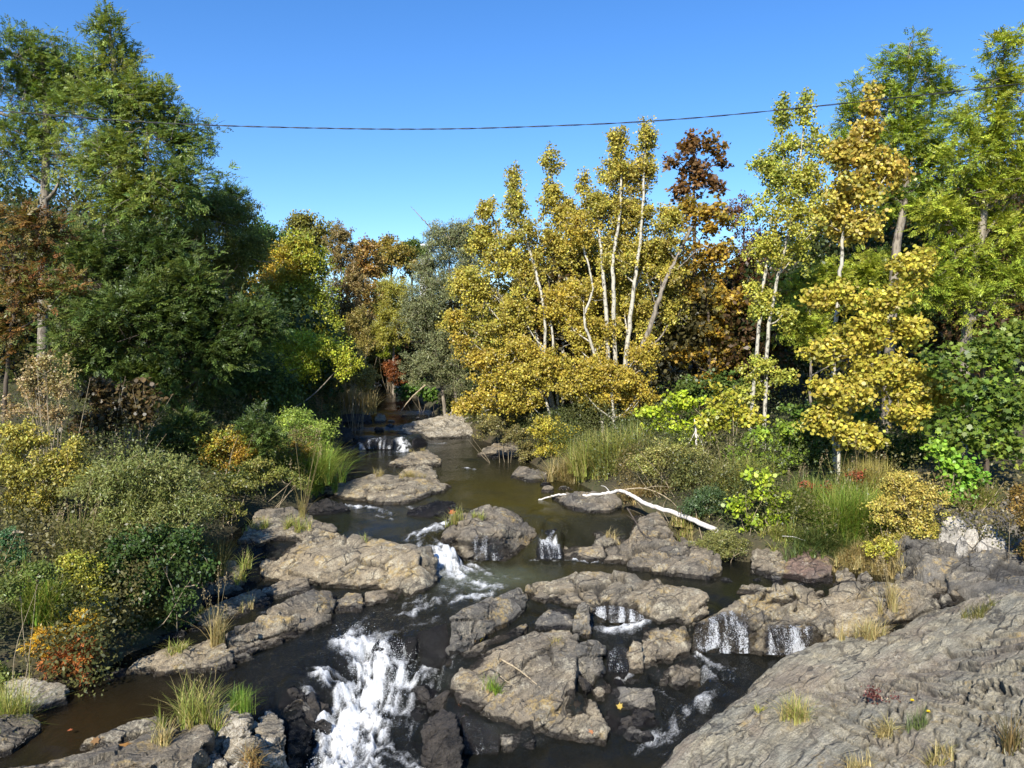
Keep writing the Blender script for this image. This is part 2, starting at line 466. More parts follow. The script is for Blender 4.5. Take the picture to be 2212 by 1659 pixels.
foam('B', [(330,1062,.70),(370,1150,.50),(400,1250,.35),(370,1380,.20),(300,1480,.08),(240,1600,0),(220,1720,0)], 100, 1.15, 1.6)
foam('B', [(440,1120,.60),(500,1180,.48),(500,1270,.33),(440,1390,.18),(400,1500,.06),(390,1700,0)], 80, .95, .9)
foam('B', [(160,1200,.62),(240,1260,.46),(280,1370,.25),(230,1490,.08)], 62, .9, 1.1)
foam('B', [(120,1330,.45),(180,1400,.28),(190,1480,.1)], 50, .7, .9)
foam('B', [(640,1190,.45),(560,1290,.30),(530,1400,.14)], 85, .55, .6)
foam('B', [(690,1250,.36),(620,1400,.12),(520,1560,.0)], 75, .42, .5)
foam('B', [(560,1620,0),(450,1560,.02),(350,1640,0)], 120, .6, .8)
foam('B', [(620,1660,0),(500,1700,0)], 80, .7)
foam('B', [(270,1062,.70),(330,1070,.69)], 30, .7)
foam('B', [(900,855,.90),(760,880,.86),(640,905,.82),(540,940,.79)], 60, .75, .5)
foam('B', [(620,880,.84),(500,915,.80),(380,960,.76),(290,1010,.73)], 55, .5, .42)
foam('B', [(700,950,.77),(600,990,.75),(480,1020,.73)], 50, .42)
foam('B', [(745,630,1.33),(755,690,1.12),(780,745,.97),(850,790,.95),(960,810,.95)], 66, 1.25, .7)
foam('B', [(840,720,.96),(940,760,.95),(1060,770,.95)], 75, .85, .3)
foam('B', [(750,820,.94),(830,850,.91)], 60, .6)
foam('B', [(735,520,1.42),(650,548,1.40),(580,590,1.38)], 55, .9, .7)
foam('B', [(280,440,1.45),(400,450,1.45),(490,478,1.44)], 34, .75, .6)
foam('B', [(420,485,1.44),(480,500,1.43)], 25, .55)
foam('B', [(560,440,1.46),(590,455,1.45)], 22, .7)
foam('B', [(530,128,1.86),(545,160,1.70),(530,190,1.58)], 32, 1.0, 1.1)
foam('B', [(340,155,1.75),(345,180,1.60)], 22, .9)
foam('B', [(430,150,1.75),(430,178,1.60)], 30, .5)
foam('B', [(690,150,1.66),(730,152,1.65)], 18, .7)
foam('B', [(800,262,1.57),(870,270,1.56)], 16, .65)
foam('B', [(1235,670,1.0),(1245,692,.97)], 22, .85, control=False)
foam('B', [(1180,680,.99),(1130,690,.98)], 22, .6)
foam('B', [(1290,690,.98),(1400,700,.98),(1560,706,.98)], 9, .9)
foam('B', [(1430,1000,.76),(1530,1008,.74),(1640,985,.76)], 48, .85)
foam('B', [(1500,1245,.34),(1570,1240,.32)], 32, .75)
foam('C', [(200,1130,.50),(260,1165,.48),(350,1190,.46)], 38, 1.0, .6)
foam('C', [(230,1180,.46),(270,1230,.42)], 32, .75)
foam('C', [(250,1310,.30),(175,1355,.23),(130,1400,.17)], 60, .42, .6)
foam('C', [(150,1380,.19),(90,1450,.11),(30,1505,.05)], 85, .5, .62)
foam('C', [(330,1255,.36),(285,1330,.27),(220,1400,.16)], 70, .36, .3)
foam('C', [(100,1350,.2),(60,1420,.12)], 55, .42)
foam('C', [(20,1290,.25),(80,1330,.2)], 30, .5)
foam('C', [(60,1490,.06),(-60,1530,.03)], 25, .6)
foam('D', [(1400,1600,0),(1370,1625,0)], 26, .5)
foam('B', [(540,1090,.62),(545,1150,.5)], 45, .6)
foam('B', [(690,1180,.44),(730,1190,.42)], 22, .6)

# ------------------------------------------------------------------ rock specifications
# hull: base points (x, y, level) in front, top points (x, y, set-back behind the base line in metres)
ROCKS = []
def rock(name, label, f, hulls, mat='rock', wet=0.0, amp=1.0, cat='rock', group=None, vox=None, soft=1, water=True, steep=.52, drop=.45):
    hs = []
    for (b, t) in hulls:
        if b == 'raw':
            hs.append((np.array(t[:4], float), np.array(t[4:], float))); continue
        base = np.array([at_z(*px(f, x, y), z) for (x, y, z) in b])
        bx = np.array([px(f, x, y)[0] for (x, y, z) in b])
        o = np.argsort(bx)
        tp = np.array([(*px(f, x, y), dY) for (x, y, dY) in t])
        Y0 = np.interp(tp[:, 0], bx[o], base[o, 1]); z0 = np.interp(tp[:, 0], bx[o], base[o, 2])
        h0 = np.maximum(at_yv(tp[:, 0], tp[:, 1], Y0)[:, 2] - z0, .02)      # height were the face upright
        for g in np.linspace(1, .05, 20):
            top = at_yv(tp[:, 0], tp[:, 1], Y0 + tp[:, 2] * g)
            q = (top[:, 2] - z0) / h0
            if q.mean() > steep and q.min() > steep * .45: break
        hs.append((base, np.array(top)))
        if water:
            for q in base: WC.append(q)
    ROCKS.append(dict(drop=drop, water=water, name=name, label=label, hulls=hs, mat=mat, wet=wet, amp=amp, cat=cat, group=group, vox=vox, soft=soft))

G_L = 'ledges of bedrock in the stream'
G_B = 'boulders in the stream'
rock('bedrock_ledge', 'broad tan slab of bedrock left of the small cascade with flat lichen-spotted face', 'B',
     [([(-110,770,.95),(110,805,.95),(380,825,.95),(630,838,.94)], [(-120,560,1.7),(0,562,1.6),(150,552,1.6),(280,605,1.2),(430,612,1.1),(520,625,1.0),(600,690,.35),(0,690,.5),(-110,700,.5)]),
      ([(520,832,.95),(630,838,.94),(708,800,.95)], [(520,625,1.0),(600,622,.95),(665,645,.8),(695,690,.45),(640,800,.03),(600,660,.45),(702,760,.1)])], 'rock_tan', group=G_L)
rock('boulder', 'long wedge of grey rock rising to a blunt right end beside the run of water', 'B',
     [([(775,1118,.72),(900,1060,.75),(1000,1000,.8),(1108,925,.85)], [(755,985,.12),(765,962,.28),(900,888,.55),(1075,825,.45),(1108,855,.2),(1000,858,.55)])], 'rock_grey', group=G_B)
rock('boulder', 'dark wet block of rock at the lower left end of the long grey wedge', 'B',
     [([(610,1120,.55),(630,1160,.52),(768,1145,.6)], [(605,1030,.1),(690,1000,.3),(740,985,.35),(768,1100,.05)])], 'rock_black', wet=.8, group=G_B)
rock('boulder', 'black glistening wet rock at the lip of the main chute', 'B',
     [([(555,1140,.5),(600,1150,.5)], [(550,1060,.15),(580,1045,.25),(603,1060,.15)]), ([(400,1110,.6),(520,1120,.55)], [(420,1060,.3),(500,1040,.4),(540,1065,.2)])], 'rock_black', wet=1, amp=.7, group=G_B)
rock('rock_slab', 'thin tilted plank of slate lying below the long grey wedge with yellow leaves on it', 'B',
     [([(735,1174,.6),(880,1135,.66),(1115,1025,.76)], [(745,1158,.1),(880,1085,.2),(1105,985,.3),(1118,1000,.15)])], 'rock', amp=.6, group=G_B)
rock('bedrock_ledge', 'large flat-topped slab in the foreground middle carrying dry twigs and grass', 'B',
     [([(775,1320,.40),(800,1352,.36),(900,1392,.30),(1000,1420,.26),(1130,1440,.22),(1335,1312,.45)], [(790,1262,.3),(870,1150,.9),(1010,1085,1.15),(1200,1005,1.5),(1320,1010,1.25),(1345,1070,.9),(1335,1200,.3),(1100,1130,.8)])], 'rock', amp=.75, group=G_L)
rock('bedrock_ledge', 'tan stepped ledge at the foot of the large foreground slab near the frame bottom', 'B',
     [([(1140,1490,.08),(1290,1500,.05),(1370,1532,.03),(1470,1545,.03),(1505,1502,.06)], [(1140,1430,.3),(1165,1350,.7),(1300,1335,1.0),(1400,1345,.95),(1455,1395,.5),(1500,1480,.12),(1290,1480,.05)])], 'rock_tan', group=G_L)
rock('boulder', 'squarish grey boulder with a cream lichen stain at the right of the foreground slab', 'B',
     [([(1340,1228,.48),(1450,1236,.46),(1476,1150,.55)], [(1335,1100,.12),(1350,1066,.28),(1420,1058,.38),(1478,1088,.15)])], 'rock_grey', group=G_B, soft=4)
rock('boulder', 'grey boulder with cream lichen streak behind the foreground slab, left of the pointed stone', 'B',
     [([(1140,1012,.76),(1250,1010,.76),(1330,1012,.75)], [(1200,925,.4),(1285,905,.5),(1325,950,.25),(1150,975,.1)])], 'rock_grey', group=G_B)
rock('boulder', 'upright pointed stone between the foreground slab and the small white fall', 'B',
     [([(1325,1040,.72),(1395,1048,.7)], [(1325,950,.1),(1345,905,.25),(1375,880,.3),(1400,900,.25),(1408,1000,.05)])], 'rock_grey', group=G_B)
rock('bedrock_ledge', 'long whale-backed ledge with tan crest lying across the middle of the stream', 'B',
     [([(1110,862,.98),(1250,882,.96),(1330,902,.94)], [(1120,805,.35),(1180,790,.5),(1250,800,.5),(1280,795,.55),(1350,752,1.0),(1420,752,1.05),(1400,850,.3)]),
      ([(1300,900,.94),(1420,930,.88),(1660,965,.84),(1800,985,.82),(1930,965,.88)], [(1330,770,.9),(1400,752,1.1),(1460,752,1.15),(1560,775,1.1),(1706,802,1.0),(1870,812,.9),(1945,850,.5),(1960,920,.1),(1700,880,.4),(1400,880,.15)])], 'rock_tan', group=G_L)
rock('bedrock_ledge', 'flat ledge at right with thin sheets of water running down its vertical front', 'C',
     [([(160,1112,.52),(430,1122,.5),(600,1132,.48),(790,1092,.55)], [(170,985,.12),(330,930,.35),(400,880,.75),(520,850,1.2),(740,828,1.3),(800,860,1.0),(815,990,.15),(480,1000,.08),(730,995,.08)])], 'rock_tan', wet=.1, group=G_L)
rock('bedrock_ledge', 'tan lichened shelf at right between the running ledge and the slate slope', 'C',
     [([(780,1085,.55),(1000,1055,.66),(1200,985,.86),(1465,905,1.1)], [(745,850,1.1),(850,815,1.4),(960,805,1.5),(1100,790,1.6),(1200,783,1.7),(1330,800,1.3),(1450,865,.5),(800,980,.2)])], 'rock_tan', group=G_L)
rock('boulder', 'lichened rock at the left foot of the running ledge above a white pool', 'C',
     [([(-70,1160,.45),(0,1172,.45),(165,1132,.5)], [(-75,1090,.2),(0,1010,.45),(100,998,.5),(150,1030,.25),(165,1100,.05)])], 'rock', group=G_B)
rock('boulder', 'dark blocky rock below the lichened rock with spray at its right', 'C',
     [([(20,1270,.28),(120,1285,.22),(205,1270,.2)], [(40,1205,.25),(140,1138,.45),(185,1140,.4),(212,1200,.1)])], 'rock', wet=.35, group=G_B)
rock('bedrock_ledge', 'broad brown ledge right of the two small falls under the white dead branch', 'B',
     [([(1280,688,.98),(1400,698,.98),(1570,704,.98)], [(1272,610,.4),(1300,525,1.9),(1430,495,2.2),(1560,500,2.2),(1585,640,.4),(1300,660,.15)]),
      ([(1595,740,.98),(1706,748,.98),(1825,762,.98)], [(1588,670,.4),(1590,500,2.5),(1700,478,2.8),(1800,555,2.2),(1830,700,.4),(1620,640,.7)]),
      ([(1820,762,.98),(1960,780,.98),(2010,755,.98)], [(1810,640,1.2),(1900,680,.6),(1960,650,1.0),(2000,690,.4),(1830,575,2.2)])], 'rock', group=G_L)
rock('rock_slab', 'low dark flat rock at the pool edge under the thin tip of the white dead branch', 'B',
     [([(1235,415,1.55),(1330,465,1.55),(1500,472,1.55)], [(1225,395,.8),(1300,380,1.3),(1500,382,1.8),(1545,420,1.4),(1340,435,.5)])], 'rock', group=G_L)
rock('bedrock_ledge', 'rounded rock island between two small falls with shining wet striped front', 'B',
     [([(712,605,1.3),(760,660,1.05),(850,692,.96),(1010,695,.96),(1035,665,.98),(1142,635,1.0)], [(725,560,.6),(745,530,.9),(760,490,1.4),(870,480,1.6),(930,456,1.7),(1000,466,1.6),(1060,476,1.5),(1130,496,1.3),(1146,580,.3),(860,575,.3),(1000,560,.4)])], 'rock', wet=.25, group=G_L)
rock('bedrock_ledge', 'tan oval rock island with a grassy hump in the upper pool', 'B',
     [([(140,388,1.45),(250,402,1.45),(410,432,1.45),(560,432,1.45),(720,380,1.5),(770,352,1.53)], [(160,365,.3),(260,345,.7),(320,310,1.6),(450,300,1.9),(600,308,1.7),(730,335,.5)]),
      ([(510,345,1.6),(700,330,1.6)], [(512,285,.6),(560,246,1.0),(640,248,1.1),(690,290,.6)])], 'rock_tan', group=G_L)
rock('boulder', 'low brown rock with dry grass behind the grassy hump of the tan island', 'B',
     [([(465,258,1.57),(560,264,1.57),(718,256,1.57)], [(480,240,.5),(570,195,1.8),(640,180,2.2),(690,205,1.5),(715,230,.6)])], 'rock_tan', group=G_B)
rock('boulder', 'black wet step under the narrow fall between striped island and brown ledge', 'B',
     [([(1150,688,.97),(1215,694,.97),(1278,688,.97)], [(1155,600,.35),(1190,560,.7),(1240,540,.8),(1268,580,.4),(1215,640,.15)])], 'rock_black', wet=.9, group=G_B, steep=.7)
rock('boulder', 'low wet dark rock between the tan island and the rounded island', 'B',
     [([(545,482,1.44),(650,496,1.43),(800,482,1.46)], [(600,440,.7),(690,418,1.1),(780,424,.9)])], 'rock_black', wet=.7, group=G_B)
rock('boulder', 'flat wet dark rock by the left bank below the tan island', 'B',
     [([(85,475,1.44),(180,478,1.44),(292,462,1.44)], [(100,430,.6),(180,414,.8),(260,442,.4)])], 'rock_black', wet=.6, group=G_B)
rock('bedrock_ledge', 'far tan rock island with bleached patches and a dark upright crack', 'B',
     [([(503,106,1.85),(590,120,1.75),(676,131,1.66)], [(530,72,.9),(640,45,2.2),(676,42,2.3),(678,110,.2)]),
      ([(684,132,1.66),(800,129,1.66),(935,124,1.66)], [(682,45,2.3),(740,40,2.6),(800,12,3.4),(880,40,2.0),(925,95,.6)])], 'rock_bleach', group=G_L)
rock('boulder', 'rounded black wet boulder on the far left bank beside the distant cascade', 'B',
     [([(195,165,1.62),(310,155,1.7)], [(200,90,.9),(255,58,1.6),(305,90,.9)])], 'rock_black', wet=.4, group=G_B)
rock('boulder', 'black wet rock splitting the distant cascade into two falls', 'B',
     [([(360,182,1.59),(490,182,1.59)], [(365,130,.5),(450,115,.8),(495,125,.6)])], 'rock_black', wet=.9, group=G_B)
rock('boulder', 'small black rock on the right shoulder of the distant cascade', 'B',
     [([(575,178,1.6),(650,165,1.63)], [(580,135,.6),(620,125,.8),(650,145,.4)])], 'rock_black', wet=.8, group=G_B)
rock('boulder', 'round tan boulder far upstream catching the sun at mid channel', 'B',
     [([(402,57,2.0),(462,55,2.0)], [(408,25,.7),(430,15,1.0),(458,25,.7)])], 'rock_tan', group=G_B)
rock('boulder', 'dark low rock far upstream left of the round tan boulder', 'B',
     [([(220,58,2.0),(395,58,2.0)], [(230,25,1.0),(330,18,1.4),(390,25,.9)])], 'rock_black', wet=.4, group=G_B)
rock('rock_slab', 'tiny flat tan stone in the far water right of the round tan boulder', 'B',
     [([(462,55,2.02),(505,55,2.02)], [(466,45,.5),(500,44,.5)])], 'rock_tan', amp=.3, group=G_B)
rock('boulder', 'grey rocks edge of the right bank jutting into the olive pool', 'B',
     [([(1035,310,1.56),(1130,332,1.55),(1222,328,1.55)], [(1055,282,.8),(1080,258,1.3),(1140,272,1.0),(1210,288,.8)])], 'rock', group=G_B)
rock('boulder', 'low grass-topped rock on the right bank facing the far tan island', 'B',
     [([(880,212,1.6),(1100,218,1.58)], [(920,168,1.2),(1000,150,2.0),(1085,165,1.2)])], 'rock', group=G_B)
rock('boulder', 'small rounded rock beside the right bank above the dark flat rock', 'B',
     [([(1175,378,1.55),(1235,378,1.55)], [(1185,350,.5),(1215,344,.6),(1232,358,.4)])], 'rock', group=G_B)
rock('boulder', 'brown angular boulder under the grey-green bush on the right bank', 'C',
     [([(440,750,1.0),(560,780,.99),(605,760,1.0)], [(450,660,.9),(520,620,1.4),(600,660,.9),(612,705,.4)])], 'rock', group=G_B)
rock('boulder', 'reddish boulder streaked with cream lichen at the right bank waterline', 'C',
     [([(580,770,1.0),(700,792,1.0),(825,792,1.0)], [(595,725,.5),(640,660,1.0),(720,630,1.3),(795,660,1.0),(830,730,.4)])], 'rock_red', group=G_B)
rock('rock_slab', 'low tan hump of rock in the still pool before the right bank boulders', 'C',
     [([(368,842,1.0),(460,850,1.0),(555,852,1.0)], [(400,810,.6),(480,800,.7),(535,828,.3)])], 'rock_tan', amp=.5, group=G_B)
rock('boulder', 'small grey boulder under dry grass right of the reddish boulder', 'C',
     [([(930,806,1.05),(1010,806,1.06)], [(940,760,.4),(975,748,.5),(1005,775,.3)])], 'rock', group=G_B)
rock('boulder', 'half-hidden tan stone in dry grass between reddish boulder and shelf', 'C',
     [([(825,806,1.04),(930,808,1.05)], [(840,745,.7),(890,735,.8),(925,765,.4)])], 'rock_tan', group=G_B)
G_W = 'white boulders on the right bank'
rock('boulder', 'large white boulder with a shadowed hollow at its left, frontmost of the pale pile', 'C',
     [([(1500,655,1.60),(1560,684,1.54),(1622,668,1.57)], [(1480,625,.15),(1500,600,.3),(1530,580,.6),(1612,584,.6),(1627,620,.25)])], 'rock_white', group=G_W, soft=6, amp=.32, water=False, steep=.85, drop=.25)
rock('boulder', 'middle white boulder behind and left of the largest pale one', 'C',
     [([(1425,612,1.70),(1500,622,1.68)], [(1430,560,.3),(1460,535,.6),(1495,550,.4)])], 'rock_white', group=G_W, soft=6, amp=.32, water=False, steep=.85, drop=.25)
rock('boulder', 'narrow pale stone at the left end of the white boulder pile', 'C',
     [([(1390,640,1.64),(1448,655,1.61)], [(1392,600,.2),(1420,575,.4),(1445,600,.2)])], 'rock_white', group=G_W, soft=6, amp=.32, water=False, steep=.85, drop=.25)
rock('boulder', 'pale rounded boulder at the back left of the white pile beside golden leaves', 'C',
     [([(1310,575,1.78),(1400,600,1.72),(1480,570,1.78)], [(1325,505,.4),(1380,482,.8),(1465,490,.7),(1480,530,.4)])], 'rock_white', group=G_W, soft=6, amp=.32, water=False, steep=.85, drop=.25)
rock('boulder', 'pale grey flat boulder at the back right of the white pile under grass', 'C',
     [([(1500,585,1.75),(1610,605,1.70)], [(1505,535,.5),(1540,512,.9),(1595,550,.6)])], 'rock_white', group=G_W, soft=6, amp=.32, water=False, steep=.85, drop=.25)
rock('rock_slab', 'brownish flat stone behind the right edge of the large white boulder', 'C',
     [([(1600,625,1.66),(1680,628,1.66)], [(1605,590,.6),(1650,575,.8),(1680,600,.5)])], 'rock_tan', group=G_W, water=False)
rock('bedrock_ledge', 'grey fractured outcrop sloping down below the white boulders', 'C',
     [([(1350,802,1.25),(1500,852,1.25),(1720,850,1.35)], [(1345,740,.8),(1385,690,1.2),(1450,655,1.6),(1560,668,1.6),(1720,650,2.0),]), ('raw', [(6.7,12.35,1.0),(9.8,12.2,1.0),(10.2,15,1.0),(6.9,15,1.0),(6.9,12.75,1.50),(9.7,12.6,1.56),(10.2,14.8,2.15),(7.0,14.6,2.0)])], 'rock_grey', group=G_L, water=False)
rock('bedrock_ledge', 'upper ridge of jagged slate left of the main run of water', 'A',
     [([(820,1002,.74),(960,1012,.74),(1060,962,.78),(1250,892,.84)], [(870,970,.25),(1000,900,.65),(1100,855,.8),(1190,825,.85),(1250,865,.3),(1050,930,.2)])], 'rock', group=G_L)
rock('bedrock_ledge', 'flat smooth slab at the upper end of the jagged left ridges', 'A',
     [([(1210,862,.86),(1400,852,.9),(1430,835,.92)], [(1210,820,.4),(1320,778,.85),(1425,778,.8),(1435,815,.25)])], 'rock', group=G_L)
rock('bedrock_ledge', 'long jagged fractured ridge running beside the water left of the chute', 'A',
     [([(1060,1160,.70),(1180,1140,.71),(1240,1082,.73)], [(1045,1020,.6),(1150,985,.75),(1250,960,.7),(1200,1080,.15)]),
      ([(1200,1110,.72),(1240,1082,.73),(1390,1040,.75)], [(1180,975,.8),(1260,935,.8),(1350,930,.6),(1395,970,.3)]),
      ([(1300,1060,.74),(1480,990,.77),(1550,932,.8)], [(1240,930,.9),(1330,880,1.0),(1430,838,1.1),(1540,838,.75),(1552,880,.3),(1480,900,.4)])], 'rock', amp=1.5, group=G_L)
rock('bedrock_ledge', 'pale low point of the left ledge reaching into the dark side pool', 'A',
     [([(595,1207,.67),(750,1218,.67),(1000,1198,.68),(1080,1182,.69)], [(640,1172,.35),(740,1130,.75),(850,1085,1.1),(1000,1050,1.2),(1070,1100,.6),(820,1170,.25)])], 'rock_tan', amp=1.2, group=G_L)
rock('boulder', 'row of dark blocky stones at the end of the left ridge beside the run', 'B',
     [([(222,932,.78),(350,932,.79),(362,905,.8)], [(230,882,.3),(285,838,.55),(345,845,.5),(355,880,.2)])], 'rock', group=G_B)
rock('boulder', 'broken low stone extending the left ridge towards the small cascade', 'B',
     [([(355,905,.80),(420,895,.81),(518,868,.84)], [(362,840,.4),(420,832,.5),(505,825,.45),(518,845,.2)])], 'rock', group=G_B)
rock('boulder', 'pale upright boulder under the overhanging left shrubs', 'A',
     [([(995,868,.82),(1125,842,.84)], [(1005,770,.3),(1020,700,.8),(1060,680,1.0),(1110,720,.6),(1130,790,.2)])], 'rock', group=G_B)
rock('boulder', 'small shaded boulder left of the pale upright one at the left bank', 'A',
     [([(925,880,.8),(1000,872,.8)], [(935,800,.4),(965,770,.6),(1000,800,.3)])], 'rock', group=G_B)
rock('bedrock_ledge', 'mossy bank outcrop with white lichen above the left water edge', 'A',
     [([(960,470,1.5),(1130,475,1.46),(1260,425,1.46)], [(990,360,1.6),(1100,325,2.2),(1200,332,2.2),(1262,380,1.1)])], 'rock_bleach', group=G_L)
rock('bedrock_ledge', 'flat brown shelf along the left water edge above the broad tan slab', 'A',
     [([(1100,610,1.42),(1300,600,1.42),(1560,572,1.42)], [(1150,520,1.4),(1200,470,2.2),(1350,455,2.4),(1480,520,1.0),(1550,555,.3)])], 'rock', group=G_L)
rock('bedrock_ledge', 'low rocky foot of the green bank beside the upper left pool', 'A',
     [([(1250,395,1.48),(1420,385,1.5),(1560,315,1.55)], [(1260,340,1.0),(1400,320,1.6),(1550,295,.8)])], 'rock', group=G_L)
rock('bedrock_ledge', 'furrowed lichen-crusted rock in the bottom left foreground', 'A',
     [([(960,1850,.2),(1160,1850,.2)], [(880,1500,1.0),(960,1425,1.25),(1050,1400,1.4),(1140,1410,1.1),(1165,1480,.5),(1165,1600,.12)])], 'rock_bleach', amp=1.6, group=G_L)
rock('bedrock_ledge', 'upright fluted rock pillar with round lichen spots left of the white water', 'A',
     [([(1175,1850,.1),(1320,1820,.1)], [(1175,1480,.7),(1200,1420,1.1),(1245,1395,1.3),(1295,1420,1.0),(1325,1500,.5),(1200,1600,.15)])], 'rock_bleach', amp=1.5, group=G_L)
rock('bedrock_ledge', 'dark wet fluted rock at the left edge of the white water', 'A',
     [([(1325,1690,.05),(1400,1640,.05),(1430,1560,.08)], [(1335,1420,.9),(1385,1390,1.0),(1425,1440,.6),(1440,1500,.2),(1350,1500,.6)])], 'rock_black', wet=.5, amp=1.3, group=G_L)
rock('boulder', 'yellow-stained rounded boulder cut by the bottom edge of the frame', 'A',
     [([(820,1850,.2),(1050,1850,.2)], [(830,1600,.5),(880,1550,.8),(950,1530,.95),(1010,1560,.7),(1055,1640,.25)])], 'rock_bleach', group=G_B)
rock('bedrock_ledge', 'long gently sloping slab in the bottom left corner', 'A',
     [([(-60,1850,.5),(300,1900,.45),(860,1900,.35)], [(20,1650,.15),(300,1590,.7),(600,1530,1.1),(800,1490,1.4),(950,1440,1.6),(980,1500,1.0),(900,1600,.5)])], 'rock', group=G_L)
rock('bedrock_ledge', 'small lit shelf of rock above the leaf-filled puddle at bottom left', 'A',
     [([(370,1562,.66),(560,1552,.66),(720,1495,.66)], [(395,1530,.25),(450,1500,.5),(600,1440,1.0),(730,1412,1.1),(740,1450,.5)])], 'rock_tan', group=G_L)
rock('bedrock_ledge', 'rooty shaded bank rock beneath the orange fern at left', 'A',
     [([(60,1400,.66),(160,1385,.66),(310,1350,.66)], [(20,1260,.9),(80,1225,1.2),(200,1245,1.0),(310,1270,.5),(300,1320,.1)])], 'rock_bleach', group=G_L)
rock('bedrock_ledge', 'grassy bank rock at the lower left edge of the frame', 'A',
     [([(-60,1620,.64),(60,1580,.64),(190,1480,.65)], [(-80,1420,1.0),(40,1400,1.2),(140,1400,.8),(190,1440,.2)])], 'rock', group=G_L)
rock('boulder', 'tall dark wet rock in the bottom middle right of the white water', 'B',
     [([(640,1690,0),(812,1690,0)], [(628,1490,.7),(660,1420,1.1),(720,1395,1.2),(780,1410,1.0),(800,1480,.5),(808,1580,.2)])], 'rock_black', wet=.45, group=G_B)
rock('boulder', 'square black glistening rock face under the large foreground slab', 'B',
     [([(818,1592,0),(985,1580,0)], [(808,1420,.5),(880,1400,.7),(960,1440,.6),(985,1500,.2),(820,1500,.15)])], 'rock_black', wet=.8, group=G_B)
rock('boulder', 'dark rounded stone between the glistening face and the tan stepped ledge', 'B',
     [([(1000,1570,0),(1145,1560,0)], [(990,1490,.35),(1080,1445,.55),(1140,1470,.4),(1150,1520,.15)])], 'rock_grey', wet=.3, group=G_B)
rock('rock_slab', 'flat lichened rock right of the tan stepped ledge in the lower channel', 'B',
     [([(1448,1340,.22),(1560,1375,.2),(1715,1380,.2)], [(1460,1312,.3),(1540,1288,.6),(1690,1288,.7),(1712,1340,.2)])], 'rock_grey', amp=.7, group=G_B)
rock('rock_slab', 'small flat stone below the square grey boulder', 'B',
     [([(1410,1315,.3),(1500,1300,.32)], [(1415,1290,.2),(1470,1255,.5),(1500,1270,.3)])], 'rock', amp=.5, group=G_B)
rock('boulder', 'dark dripping rocks under the flat lichened rock by the lower channel', 'B',
     [([(1470,1450,.06),(1600,1470,.04),(1705,1460,.08)], [(1475,1390,.35),(1550,1360,.6),(1650,1370,.55),(1705,1400,.3)])], 'rock_black', wet=.6, group=G_B)
rock('boulder', 'small brown pillar standing between two trickles right of the square boulder', 'B',
     [([(1578,1212,.4),(1650,1208,.4)], [(1580,1090,.2),(1605,1055,.3),(1640,1075,.25),(1652,1130,.08)])], 'rock', wet=.2, group=G_B)
rock('boulder', 'dark shelf stone with trickling water behind the small brown pillar', 'B',
     [([(1485,1210,.42),(1580,1205,.42)], [(1480,1110,.2),(1530,1085,.3),(1585,1095,.25)])], 'rock_black', wet=.9, group=G_B)
rock('boulder', 'dark brown rock wedged between the small pillar and the lichened rock', 'B',
     [([(1645,1190,.42),(1715,1180,.44)], [(1640,1060,.35),(1670,1015,.6),(1720,1005,.6),(1715,1120,.1)])], 'rock', wet=.3, group=G_B)

# ------------------------------------------------------------------ water height
_W = None
def water_z(x, y):
    global _W
    if _W is None:
        _W = np.array(WC)
    out = np.empty(len(x))
    sy = 0.75
    for a in range(0, len(x), 40000):
        xs = x[a:a + 40000, None]; ys = y[a:a + 40000, None]
        d2 = (xs - _W[None, :, 0]) ** 2 + (sy * (ys - _W[None, :, 1])) ** 2
        d2 = d2 / (0.05 + 0.004 * ys) ** 2 + 0.02
        w = d2 ** -2.2
        out[a:a + 40000] = (w * _W[None, :, 2]).sum(1) / w.sum(1) - 0.035
    return out

EDGE_L = np.array([(0,-4.5),(6,-4.6),(9,-4.9),(10.5,-5.2),(11.5,-5.0),(12.5,-5.0),(14,-5.6),(16.2,-5.4),(17.6,-4.6),(19.5,-4.6),(21.5,-5.2),(25,-5.7),(28,-6.2),(33,-7.15),(46,-9.3),(60,-12),(200,-32),(3000,-300)])
EDGE_R = np.array([(0,8),(9,8.5),(12.2,8.6),(13.2,7.5),(13.8,5.6),(14.6,4.3),(16,3.5),(18,2.4),(21,1.2),(24,.3),(27,-.5),(33,-3),(46,-6.2),(60,-9),(200,-26),(3000,-260)])
WL = np.array([(0,-.3),(6,-.2),(9.5,.1),(10.5,.5),(12,.75),(13.5,1.0),(16,1.45),(24,1.6),(28,1.9),(36,2.1),(46,2.4),(80,3.6),(300,9),(3000,30)])
def terrain_z(x, y):
    l = np.interp(y, EDGE_L[:, 0], EDGE_L[:, 1]); r = np.interp(y, EDGE_R[:, 0], EDGE_R[:, 1])
    wl = np.interp(y, WL[:, 0], WL[:, 1])
    dl = l - x; dr = x - r
    d = np.maximum(dl, dr)
    bank = wl + 0.10 + np.minimum(np.maximum(d, 0), 2.2) * np.where(dl > dr, 0.40, 0.17) + 0.085 * np.clip(d - 2.2, 0, 60)
    bed = np.minimum(wl, 1e9) - 0.45
    near = (y > 7) & (y < 50) & (d < 1.0) & (x > -14) & (x < 10)
    if near.any():
        bed = bed.copy()
        bed[near] = water_z(x[near], y[near]) - 0.38
    t = sstep(-0.25, 0.35, d)
    z = bed * (1 - t) + bank * t
    z = z + (fbm(np.stack([x * 0.9, y * 0.9, 0 * x], 1), 4, 5) - .5) * np.where(d > 0, 0.35, 0.22) * np.clip(1.2 - np.abs(y) / 400, 0, 1)
    return z, 1 - t

def tz(x, y):
    return float(terrain_z(np.array([float(x)]), np.array([float(y)]))[0][0])

